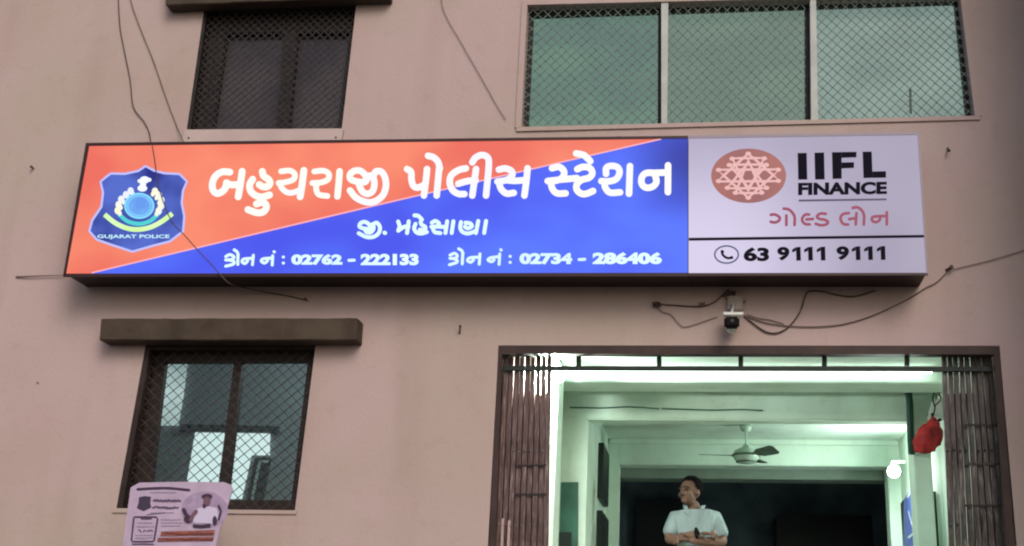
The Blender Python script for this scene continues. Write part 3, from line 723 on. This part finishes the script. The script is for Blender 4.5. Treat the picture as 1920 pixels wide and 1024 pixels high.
for x, y in ((912, 68), (1032, 67), (1158, 66), (1508, 62), (1632, 61), (1758, 60)):
    L_.fill([V(x-46, y+4), V(x, y), V(x+4, y+138), V(x-42, y+140)]); L_.fill([V(x-47, y+4), V(x-46, y+42), V(x-84, y+58), V(x-84, y+28)])
L_.ribbon(smooth_pts([Vector(V(x, y)) for x, y in ((126, 112), (136, 150), (178, 180), (228, 178))]), 4.6)
L_.ell(*V(130, 118), 3.4, 3.2, 12); L_.ell(*V(222, 176), 3.4, 3.0, 12)
L_.done('phone_lettering', M_ink, adv)
L_ = Art(fy-.0016); L_.ring(*V(172, 146), 118/5.333, 86/5.333, 3.0); L_.done('phone_ring', glow('slate print', (84, 88, 116)), adv)

# ---------------------------------------------------------------- poster board in front of the lower window
PY = -.55
pc = P(330, 1024, PY)
K = empty('poster_board', (pc.x, PY, 0), 'pale lilac printed poster on a stand in front of the lower window', 'poster')
bm = BM()
edge = [(222, 1080), (245, 914), (262, 905), (330, 903.5), (420, 904), (433, 909), (436, 918), (410, 1000), (392, 1080)]
slab(bm, edge, PY, .012); obj('board', recalc(bm), mat('lilac flex print', lin((178, 158, 180)), .5, var=.09, vscale=7, bump=.5, bscale=7), K)
for x in (240, 384):
    a = P(x, 1060, PY+.03); bm = BM(); tube(bm, [(a.x, PY+.03, 0), (a.x, PY+.03, a.z+.0)], .015, 8)
    obj('stand_leg', bm, M_steel, K)
Z = lambda x, y: Vector((200+x/6.857, 880+y/6.857))
pY = PY-.0015
a = Art(pY); a.ribbon(smooth_pts([Z(400, 258), Z(600, 246), Z(800, 244), Z(1060, 268)]), 5); a.ribbon(smooth_pts([Z(520, 585), Z(760, 560)]), 1.2); a.done('heading_line', mat('dark plum print', lin((66, 48, 72)), .6), K)
a = Art(pY); a.fill([Z(*p) for p in ((415, 360), (480, 345), (570, 352), (560, 440), (575, 490), (475, 540), (385, 500), (410, 430))]); a.done('badge_print', mat('dark badge print', lin((64, 52, 72)), .6), K)
a = Art(pY); rnd = random.Random(3)
for y0, xa, xb, w in ((402, 610, 950, 5.0), (490, 595, 920, 4.2)):
    x = xa
    while x < xb-30:
        d = rnd.uniform(36, 70); a.ribbon([Z(x, y0+rnd.uniform(-9, 9)), Z(x+d*.5, y0+rnd.uniform(-12, 12)), Z(min(x+d, xb), y0+rnd.uniform(-9, 9))], w*rnd.uniform(.7, 1)); x += d*.95
for x in (410, 470, 520, 560): a.ribbon([Z(x, 792+rnd.uniform(-14, 14)), Z(x+16, 785), Z(x+30, 800+rnd.uniform(-10, 10))], 2.4)
a.done('small_print', mat('plum lettering print', lin((92, 72, 98)), .6), K)
a = Art(pY); a.ribbon([Z(*p) for p in ((360, 615), (500, 612), (640, 615), (655, 640), (632, 780), (610, 915), (590, 930), (450, 932), (330, 932), (318, 910), (335, 760), (348, 630))], 3.4, closed=True)
a.ribbon([Z(445, 630), Z(510, 634), Z(570, 630)], 4.2); a.ribbon([Z(330, 965), Z(470, 962), Z(600, 966)], 2.5); a.done('phone_outline', mat('dark outline print', lin((78, 58, 84)), .6), K)
a = Art(pY); a.ell(200+1260/6.857, 880+520/6.857, 300/6.857, 235/6.857, 30); a.done('figure_backdrop', mat('deeper lilac print', lin((160, 138, 166)), .55, var=.12, vscale=16), K)
a = Art(pY); rnd = random.Random(12)
for y0, xa, xb in ((300, 560, 900), (560, 560, 860), (650, 700, 960), (690, 700, 940), (730, 700, 950), (690, 400, 580), (740, 390, 585), (850, 370, 570), (885, 370, 560)):
    x = xa
    while x < xb:
        d = rnd.uniform(14, 40); a.ribbon([Z(x, y0+rnd.uniform(-4, 4)), Z(x+d*.5, y0+rnd.uniform(-6, 6)), Z(x+d, y0+rnd.uniform(-4, 4))], 1.5); x += d+rnd.uniform(8, 16)
a.done('faint_print', mat('faint plum print', lin((132, 112, 140)), .6), K)
pY = PY-.0045
a = Art(pY); a.fill([Z(*p) for p in ((1130, 520), (1220, 490), (1330, 480), (1420, 500), (1440, 640), (1380, 700), (1320, 695), (1120, 690), (1100, 600))]); a.done('figure_shirt', mat('white uniform print', lin((196, 184, 208)), .6), K)
a = Art(pY-.003)
for x, y, rx, ry in ((1290, 350, 70, 36), (1255, 470, 24, 30), (1050, 640, 60, 50), (1390, 660, 30, 60)): a.ell(200+x/6.857, 880+y/6.857, rx/6.857, ry/6.857, 16)
a.ribbon([Z(990, 520), Z(1020, 580), Z(1070, 640)], 7); a.ribbon([Z(1125, 728), Z(1220, 735), Z(1320, 722)], 6); a.ribbon([Z(1440, 470), Z(1470, 540), Z(1440, 640)], 4)
a.done('figure_dark', mat('dark uniform print', lin((62, 46, 66)), .6), K)
a = Art(pY-.0055); a.ell(200+1290/6.857, 880+408/6.857, 46/6.857, 56/6.857, 16); a.ribbon([Z(1150, 540), Z(1110, 590), Z(1080, 650)], 7); a.done('figure_skin', mat('brown skin print', lin((112, 80, 92)), .6), K)
a = Art(pY); a.fill([Z(*p) for p in ((700, 800), (1390, 780), (1380, 850), (690, 860))]); a.fill([Z(*p) for p in ((660, 880), (1380, 866), (1365, 920), (650, 930))]); a.done('orange_bands', mat('orange brown print', lin((150, 92, 80)), .6, col2=lin((118, 74, 72)), vscale=14), K)
a = Art(pY-.003)
for y0 in (828, 900):
    for x in range(760, 1320, 62): a.ribbon([Z(x, y0+rnd.uniform(-8, 8)), Z(x+20, y0+rnd.uniform(-10, 10)), Z(x+42, y0)], 2.6)
a.done('band_print', mat('dark red print', lin((112, 48, 42)), .6), K)

# ---------------------------------------------------------------- cables, camera, nails
def cable(name, pts, r, m, label, Y=-.012, k=5, cat='cable', group='cables on the front wall'):
    ps = [P(x, y, (p[2] if len(p) > 2 else Y)) for p in pts for x, y in [p[:2]]]
    bm = BM(); tube(bm, smooth_pts(ps, k), r, 6)
    return tag(obj(name, recalc(bm), m, smooth=True), label, cat, group)
f1 = SY-.02
cable('cable', [(222, -30), (222, 0), (225, 50), (232, 90), (244, 150), (250, 200), (270, 228), (280, 250), (283, 268, -.10), (285, 272, f1), (290, 300, f1), (298, 352, f1), (320, 412, f1), (345, 440, f1), (369, 467, f1), (400, 500, f1), (428, 530, f1), (452, 538, -.15), (500, 548, -.03), (545, 556), (578, 564)], .0040, M_cable, 'thin dark cable running down across the sign emblem to below the board')
cable('cable', [(240, -30), (246, 4), (262, 50), (288, 115), (312, 185), (332, 238), (344, 266, -.08)], .0036, M_cable2, 'straight slanting cable beside the dark upper window')
cable('cable', [(826, -30), (832, 20), (866, 82), (905, 150), (930, 195), (948, 224)], .0026, M_cable2, 'faint thin cable left of the green lit window')
cable('cable', [(1940, 462), (1905, 474), (1850, 490), (1775, 508)], .003, M_cable2, 'thin cable from the right edge of the front to the hook beside the sign')
cable('cable', [(1776, 510), (1755, 530), (1735, 540), (1700, 562), (1640, 590), (1590, 606), (1545, 612), (1490, 612), (1440, 606), (1402, 594)], .0042, M_cable2, 'long sagging cable below the white advert panel')
cable('cable', [(1395, 592), (1412, 606), (1436, 622), (1458, 624), (1480, 612), (1500, 585), (1511, 553), (1520, 546), (1545, 547), (1565, 552), (1600, 556), (1642, 545)], .0056, M_cable, 'thick looping cable between the small camera and the sign')
cable('cable', [(1230, 572), (1240, 584), (1258, 590), (1272, 606), (1284, 613), (1310, 606), (1345, 594)], .003, M_cable2, 'thin cable drooping left of the small camera')
cable('cable', [(1232, 570), (1260, 572), (1290, 574), (1318, 574), (1340, 566), (1356, 552), (1366, 543)], .0046, M_cable, 'dark cable tied level with the top of the small camera')
cable('cable', [(1400, 590), (1420, 596), (1445, 600), (1470, 608)], .0035, M_cable2, 'short faint cable just right of the small camera')
# security camera
cp = P(1372, 604, -.22)
K2 = empty('security_camera', (cp.x, 0, cp.z), 'small security camera with a black front under the sign above the gate', 'camera')
b0 = P(1378, 570, 0)
bm = BM(); box(bm, b0.x-.055, b0.x+.055, -.045, -.002, b0.z-.06, b0.z+.05); recalc(bm); bmesh.ops.bevel(bm, geom=bm.edges[:], offset=.008, segments=2, affect='EDGES'); obj('junction_box', bm, mat('beige plastic box', lin((150, 138, 128)), .6, var=.1, vscale=12), K2)
bm = BM(); tube(bm, [(cp.x+.01, -.045, b0.z-.02), (cp.x, -.10, cp.z+.06), (cp.x, -.13, cp.z+.02)], .014, 10); obj('bracket', recalc(bm), M_white, K2, smooth=True)
bm = BM(); lathe(bm, (cp.x, -.13, cp.z), [(.03, .07), (.04, .06), (.042, -.05), (.036, -.06)], 20, 'Y'); obj('housing', recalc(bm), M_white, K2, smooth=True)
bm = BM(); box(bm, cp.x-.052, cp.x+.052, -.245, -.185, cp.z-.042, cp.z+.036); recalc(bm); bmesh.ops.bevel(bm, geom=bm.edges[:], offset=.014, segments=3, affect='EDGES'); hd = obj('front_hood', bm, M_black, K2)
bm = BM(); lathe(bm, (cp.x, -.2455, cp.z), [(.016, .0), (.016, -.003), (.012, -.004)], 20, 'Y'); obj('lens', recalc(bm), mat('lens glass', (.008, .007, .009), .25, spec=.3), hd, smooth=True)
bm = BM(); slab(bm, [(1356, 585), (1394, 585), (1393, 590), (1357, 590)], -.16, .08); obj('sun_shield', recalc(bm), M_white, K2)
def knot(px, py, s, label, seed, m=M_cable):
    rnd = random.Random(seed); c = P(px, py, -.02); bm = BM(); pts = []
    for i in range(16): pts.append(c+Vector((rnd.uniform(-1, 1)*s, rnd.uniform(-.018, .012), rnd.uniform(-1, 1)*s*.6)))
    tube(bm, smooth_pts(pts, 4), .0042, 6); return tag(obj('wire_knot', recalc(bm), m, smooth=True), label, 'wire knot', 'taped cable joints on the wall')
knot(1366, 552, .055, 'dark tangle of wires directly above the small camera', 4)
knot(1231, 571, .03, 'dark taped cable end on the wall left of the small camera', 5)
knot(1316, 571, .025, 'small wire joint between the taped end and the camera', 9, M_cable2)
knot(1390, 566, .03, 'small loop of wire against the beige camera box', 11, M_cable2)
def nail(px, py, label, r=.008, ln=.03, tilt=(0, 0)):
    c = P(px, py, 0); bm = BM()
    tube(bm, [c+Vector((0, -.0005, 0)), c+Vector((tilt[0], -ln, tilt[1]))], r*.6, 8); tube(bm, [c+Vector((tilt[0], -ln, tilt[1])), c+Vector((tilt[0]*1.1, -ln-.005, tilt[1]*1.1))], r, 10)
    return tag(obj('wall_nail', recalc(bm), M_cable), label, 'nail', 'nails and hooks in the front wall')
nail(63, 316, 'rusty nail in the plain wall left of the sign emblem', .011)
nail(357, 262, 'nail under the left end of the dark upper window sill')
nail(632, 261, 'nail under the right end of the dark upper window sill')
nail(862, 626, 'bent hook on the wall between the lower window and the gate', .010, .05, (.01, .04))
nail(1777, 277, 'bent hook on the wall right of the white advert', .011, .05, (-.004, -.045))
nail(575, 563, 'nail holding the cable end under the sign', .010)
nail(1774, 507, 'dark hook holding cables beside the lower corner of the white advert', .016, .04, (.03, .01))
nail(72, 718, 'tiny nail head in the wall left of the lower window', .005, .01)
bm = BM(); tube(bm, [P(30, 519, -.01), P(60, 518, -.02), P(120, 516, -.02)], .005, 6, [1.2, 1, .5]); tag(obj('wall_peg', recalc(bm), M_cable2), 'thin stick like peg in the wall at the lower left sign corner', 'peg')
# ---------------------------------------------------------------- things inside the porch on the right
bg_ = P(1742, 818, 1.2)
K3 = empty('red_bag', bg_, 'crumpled red cloth bag hanging in the porch below the switch box', 'bag')
bm = BM(); bmesh.ops.create_icosphere(bm, subdivisions=4, radius=1); rnd = random.Random(8)
from mathutils import noise
for v in bm.verts:
    p = v.co.copy(); k = 1+.20*noise.noise(p*2.2)+.08*noise.noise(p*5)-.13*abs(noise.noise(Vector((p.x*6, p.y*6, p.z*1.8))))
    wz = .62+.38*max(0, min(1, (.9-p.z)/1.5))
    v.co = bg_+Vector((p.x*.125*k*wz+.045*p.z, p.y*.09*k*wz, p.z*.145*k))
obj('sack', bm, mat('red cloth', lin((168, 38, 40)), .75, col2=lin((112, 20, 26)), vscale=9, bump=.5, bscale=30), K3, smooth=True)
bm = BM(); tube(bm, smooth_pts([bg_+Vector((.02, 0, .11)), bg_+Vector((.04, .02, .16)), bg_+Vector((.05, .10, .20)), bg_+Vector((.05, .235, .22))]), .009, 6); obj('strap', bm, M_black, K3)
sp = P(1752, 768, 1.25)
K4 = empty('switch_box', sp, 'white switch box with loose dark wires above the red bag', 'switch box')
bm = BM(); slab(bm, [(1749, 752), (1767, 746), (1768, 787), (1741, 784)], 1.27, .06); obj('cover', recalc(bm), M_white, K4)
bm = BM(); tube(bm, smooth_pts([P(x, y, 1.24) for x, y in ((1748, 706), (1753, 728), (1749, 748), (1753, 766), (1746, 786))]), .006, 6); tube(bm, smooth_pts([P(x, y, 1.23) for x, y in ((1764, 705), (1757, 728), (1764, 748), (1752, 762))]), .005, 6)
tube(bm, smooth_pts([P(x, y, 1.23) for x, y in ((1744, 788), (1755, 792), (1764, 786))]), .013, 6)
obj('loose_wires', recalc(bm), M_black, K4)
bm = BM(); tube(bm, [P(1703, 728, 1.40), P(1706, 760, 1.40), P(1707, 800, 1.40), P(1709, 852, 1.40)], .028, 10); tag(obj('drain_pipe', recalc(bm), mat('dark green pipe', lin((34, 62, 52)), .5), smooth=True), 'dark vertical pipe at the left of the right porch pillar', 'pipe')
for q, lb in (([(1068, 764), (1130, 765), (1180, 763), (1236, 767)], 'thin dark streak along the left end of the second porch beam'), ([(1240, 766), (1330, 769), (1390, 768), (1430, 770)], 'thin dark streak along the middle of the second porch beam')):
    bm = BM(); tube(bm, smooth_pts([P(x, y, 1.483) for x, y in q]), .006, 6); tag(obj('beam_streak', recalc(bm), M_dgreen, smooth=True), lb, 'streak', 'dark streaks along the second beam')  # thin tubes added for dark dirt streaks and cracks on the beam
# notice on the right wall
bm = BM(); f = [PX(x, y, XR-.012) for x, y in ((1694, 938), (1717, 900), (1728, 1060), (1694, 1060))]; hexa(bm, f, [p+Vector((.01, 0, 0)) for p in f])
N1 = obj('wall_notice', recalc(bm), mat('blue print', lin((96, 116, 190)), .5, col2=lin((48, 60, 140)), vscale=7, stretch=(1, 5, 1)), loc=f[0]); tag(N1, 'blue and white printed notice on the porch wall below a globe lamp', 'notice')
bm = BM(); f = [PX(x, y, XR-.013) for x, y in ((1681, 954), (1693, 938), (1693, 1060), (1681, 1060))]; hexa(bm, f, [p+Vector((.011, 0, 0)) for p in f]); obj('black_border', recalc(bm), M_black, N1)
bm = BM()
for (x0, y0), (x1, y1) in (((1702, 935), (1714, 912)), ((1704, 960), (1712, 990)), ((1712, 985), (1722, 960)), ((1704, 1010), (1716, 1000)), ((1713, 930), (1719, 955))):
    a_, b_ = PX(x0, y0, XR-.0125), PX(x1, y1, XR-.0125); d = Vector((0, .05, .02)); q = [a_, a_+d, b_+d, b_]; hexa(bm, q, [p+Vector((-.001, 0, 0)) for p in q])
obj('white_marks', recalc(bm), M_white, N1)
bm = BM(); box(bm, XR-.03, XR-.001, 1.80, 2.10, 2.1, 3.12); obj('dark_panel', recalc(bm), mat('dark olive board', lin((52, 58, 44)), .6), B)

# ---------------------------------------------------------------- the man in the porch
def to_mesh_obj(bm, mods):
    me = bpy.data.meshes.new('tmp'); bm.to_mesh(me); bm.free(); o = bpy.data.objects.new('tmp', me); C.objects.link(o)
    for t, kw in mods:
        m = o.modifiers.new(t, t)
        for k, v in kw.items(): setattr(m, k, v)
    bpy.context.view_layer.update()
    ev = o.evaluated_get(bpy.context.evaluated_depsgraph_get()); m2 = bpy.data.meshes.new_from_object(ev)
    out = BM(); out.from_mesh(m2); bpy.data.objects.remove(o); bpy.data.meshes.remove(me); bpy.data.meshes.remove(m2)
    return out
def skin(nodes, edges, root, sub=2):
    names = list(nodes); me = bpy.data.meshes.new('sk'); me.from_pydata([nodes[n][0] for n in names], [(names.index(a), names.index(b)) for a, b in edges], [])
    o = bpy.data.objects.new('sk', me); C.objects.link(o); md = o.modifiers.new('s', 'SKIN'); md.use_smooth_shade = True
    lay = me.skin_vertices[0].data
    for i, n in enumerate(names):
        r = nodes[n][1]; lay[i].radius = r if isinstance(r, tuple) else (r, r); lay[i].use_root = (n == root)
    s2 = o.modifiers.new('u', 'SUBSURF'); s2.levels = sub; s2.render_levels = sub
    bpy.context.view_layer.update(); ev = o.evaluated_get(bpy.context.evaluated_depsgraph_get()); m2 = bpy.data.meshes.new_from_object(ev)
    b = BM(); b.from_mesh(m2); bpy.data.objects.remove(o); bpy.data.meshes.remove(me); bpy.data.meshes.remove(m2); return b
def join(a, b):
    me = bpy.data.meshes.new('j'); b.to_mesh(me); b.free(); a.from_mesh(me); bpy.data.meshes.remove(me); return a
def blob(c, r, rot=None, sub=3):
    b = BM(); bmesh.ops.create_icosphere(b, subdivisions=sub, radius=1)
    for v in b.verts:
        p = Vector((v.co.x*r[0], v.co.y*r[1], v.co.z*r[2]))
        if rot: p = rot @ p
        v.co = p+Vector(c)
    return b
MX, MY = -.085, 2.30
HZ = 3.275                                             # crown of his head
def m(x, y, z): return (MX+x, MY+y, Z0+z)              # local: x to the picture's right, y away, z up
hc = Vector(m(-.045, -.02, 1.565)); Rh = Matrix.Rotation(math.radians(-38), 3, 'Z')   # head turned to the picture's left
def hp(x, y, z): return hc+Rh @ Vector((x, y, z))
nod = {'pelvis': (m(0, .02, .90), (.145, .115)), 'waist': (m(0, .01, 1.06), (.145, .120)), 'chest': (m(0, .02, 1.24), (.155, .115)), 'upch': (m(0, .035, 1.35), (.115, .075)), 'neck': (m(-.01, .025, 1.43), .06), 'neck2': (m(-.028, .01, 1.50), .055),
  'shl': (m(-.160, .035, 1.335), .058), 'ell': (m(-.235, -.06, 1.140), .048), 'wrl': (m(.045, -.205, 1.195), .033),
  'shr': (m(.160, .035, 1.335), .058), 'elr': (m(.245, -.05, 1.130), .048), 'wrr': (m(-.05, -.225, 1.135), .033),
  'hipl': (m(-.09, .02, .84), .095), 'knl': (m(-.11, 0, .48), .062), 'anl': (m(-.12, .04, .09), .042), 'tol': (m(-.14, -.12, .035), .038),
  'hipr': (m(.09, .02, .84), .095), 'knr': (m(.11, 0, .48), .062), 'anr': (m(.12, .04, .09), .042), 'tor': (m(.14, -.12, .035), .038)}
edg = [('pelvis', 'waist'), ('waist', 'chest'), ('chest', 'upch'), ('upch', 'neck'), ('neck', 'neck2'), ('upch', 'shl'), ('shl', 'ell'), ('ell', 'wrl'), ('upch', 'shr'), ('shr', 'elr'), ('elr', 'wrr'),
  ('pelvis', 'hipl'), ('hipl', 'knl'), ('knl', 'anl'), ('anl', 'tol'), ('pelvis', 'hipr'), ('hipr', 'knr'), ('knr', 'anr'), ('anr', 'tor')]
body = skin(nod, edg, 'pelvis')
# head: skull, jaw, nose, brow, ears, lips
for c, r in (((0, .012, .025), (.082, .100, .095)), ((0, -.030, -.045), (.062, .066, .070)), ((0, -.104, -.012), (.013, .018, .026)), ((0, -.108, -.026), (.018, .016, .012)),
             ((0, -.086, .022), (.056, .016, .012)), ((0, -.084, -.088), (.026, .020, .018)), ((0, -.094, -.056), (.026, .010, .007)), ((.083, .010, -.012), (.010, .020, .032)), ((-.083, .010, -.012), (.010, .020, .032)), ((.045, -.066, -.030), (.026, .022, .022)), ((-.045, -.066, -.030), (.026, .022, .022))):
    join(body, blob(hp(*c), r, Rh))
# hands: palm, four fingers of different lengths and a thumb, the right one closed round a phone
def hand(wr, d, up, curl, first):
    d = Vector(d).normalized(); up = Vector(up).normalized(); s = d.cross(up).normalized(); wv = Vector(wr)
    join(body, skin({'a': (wv, (.028, .020)), 'b': (wv+d*.045, (.036, .016)), 'c': (wv+d*.085, (.036, .014))}, [('a', 'b'), ('b', 'c')], 'a', 1))
    for i, ln in enumerate((.070, .078, .072, .056)):
        o = wv+d*.082+s*(-.027+.018*i); a1 = o+d*ln*.45-up*curl*.012; a2 = a1+d*ln*.30-up*curl*.026; a3 = a2+d*ln*.18-up*curl*.030
        join(body, skin({'a': (o, .0095), 'b': (a1, .009), 'c': (a2, .0085), 'd': (a3, .0075)}, [('a', 'b'), ('b', 'c'), ('c', 'd')], 'a', 1))
    o = wv+d*.03-s*.032*first; a1 = o+d*.028-s*.022*first; a2 = a1+d*.030-s*.006*first-up*.006
    join(body, skin({'a': (o, .0115), 'b': (a1, .0105), 'c': (a2, .009)}, [('a', 'b'), ('b', 'c')], 'a', 1))
hand(m(.045, -.205, 1.195), (.95, .08, -.04), (.1, -1, .2), 1, -1)
hand(m(-.05, -.225, 1.135), (-.92, .22, .06), (-.2, -1, .3), 1.2, -1)
MP = empty('person', m(0, 0, 0), 'man in a pale short sleeved shirt standing with folded arms below the ceiling fan', 'person')
rem = to_mesh_obj(body, [('REMESH', dict(mode='VOXEL', voxel_size=.0075)), ('SMOOTH', dict(factor=.4, iterations=2))])
M_skin = mat('brown skin', lin((122, 88, 76)), .55, spec=.35, var=.06, vscale=20)
obj('body', rem, M_skin, MP, smooth=True)
# shirt: torso and sleeves, a little wider than the body
sh = skin({'hem': (m(0, .02, .84), (.170, .145)), 'belly': (m(0, -.005, 1.02), (.172, .155)), 'chest': (m(0, .015, 1.24), (.175, .135)), 'upch': (m(0, .03, 1.365), (.145, .098)), 'col': (m(-.008, .03, 1.392), (.085, .074)),
  'shl': (m(-.168, .03, 1.345), .080), 'sll': (m(-.226, -.046, 1.172), .078), 'shr': (m(.168, .03, 1.345), .080), 'slr': (m(.233, -.042, 1.162), .078)},
  [('hem', 'belly'), ('belly', 'chest'), ('chest', 'upch'), ('upch', 'col'), ('upch', 'shl'), ('shl', 'sll'), ('upch', 'shr'), ('shr', 'slr')], 'chest')
bmesh.ops.subdivide_edges(sh, edges=sh.edges[:], cuts=1, use_grid_fill=True)
for v in sh.verts: v.co += Vector((0, -1, 0))*(.010*noise.noise(Vector((v.co.x*9, v.co.y*9, v.co.z*16)))+.008*noise.noise(v.co*24))
M_shirt = mat('pale blue white cotton', lin((156, 168, 172)), .8, var=.12, vscale=10, bump=1.0, bscale=14, stretch=(1, 1, .45))
so_ = obj('shirt', sh, M_shirt, MP, smooth=True)
bm = BM()
for s in (-1, 1):
    f = [m(-.01+s*.020, -.098, 1.335), m(-.01+s*.085, -.085, 1.372), m(-.008+s*.098, .0, 1.455), m(-.008+s*.060, -.05, 1.440)]
    f = [Vector(p) for p in f]; hexa(bm, f, [p+Vector((0, .012, .004)) for p in f])
obj('collar', recalc(bm), M_shirt, so_)
bm = BM(); f = [Vector(m(*p)) for p in ((-.012, -.104, 1.20), (-.004, -.104, 1.20), (-.004, -.098, 1.335), (-.014, -.098, 1.335))]; hexa(bm, f, [p+Vector((0, .01, 0)) for p in f]); obj('placket', recalc(bm), M_shirt, so_)
tr_ = skin({'p': (m(0, .02, .88), (.160, .130)), 'hl': (m(-.095, .02, .80), .108), 'kl': (m(-.112, .005, .48), .084), 'al': (m(-.12, .035, .10), .072), 'hr': (m(.095, .02, .80), .108), 'kr': (m(.112, .005, .48), .084), 'ar': (m(.12, .035, .10), .072)},
  [('p', 'hl'), ('hl', 'kl'), ('kl', 'al'), ('p', 'hr'), ('hr', 'kr'), ('kr', 'ar')], 'p')
obj('trousers', tr_, mat('dark trousers', (.03, .03, .035), .8), MP, smooth=True)
hr = blob(hp(0, .024, .046), (.094, .108, .098), Rh, 4)
for v in list(hr.verts):
    l = Rh.transposed() @ (v.co-hc)
    if l.y < -.045+.03*noise.noise(v.co*40) and l.z < .085 or l.z < -.035 or (l.y < -.01 and l.z < .03): hr.verts.remove(v)
    else: v.co += Vector((0, 0, .006*noise.noise(v.co*55)))
obj('hair', hr, mat('black hair', (.006, .005, .005), .85, spec=.05, bump=.6, bscale=90), MP, smooth=True)
bm = BM()
for s in (-1, 1): join(bm, blob(hp(s*.033, -.088, .006), (.013, .007, .007), Rh, 2))
obj('eyes', bm, mat('dark eyes', (.02, .015, .012), .2), MP, smooth=True)
bm = BM()
for s in (-1, 1): tube(bm, [hp(s*.012, -.104, .026), hp(s*.034, -.100, .032), hp(s*.056, -.084, .024)], .005, 6)
obj('eyebrows', bm, mat('black brows', (.01, .008, .007), .8), MP)
bm = BM(); tube(bm, [hp(-.03, -.098, -.043), hp(0, -.110, -.038), hp(.03, -.098, -.043)], .006, 6); obj('moustache', bm, mat('black moustache', (.012, .01, .009), .8), MP)
bm = BM(); wc = Vector(m(.015, -.208, 1.192)); dx = Vector((.94, -.32, .14)).normalized()
ua = dx.cross(Vector((0, 0, 1))).normalized(); ub = dx.cross(ua)
lp = [wc+.041*(math.cos(2*math.pi*k/16)*ua+math.sin(2*math.pi*k/16)*ub) for k in range(17)]
tube(bm, lp, .010, 8); tube(bm, [wc-Vector((0, .040, 0)), wc-Vector((0, .052, 0))], .024, 14)
obj('wristwatch', recalc(bm), M_black, MP)
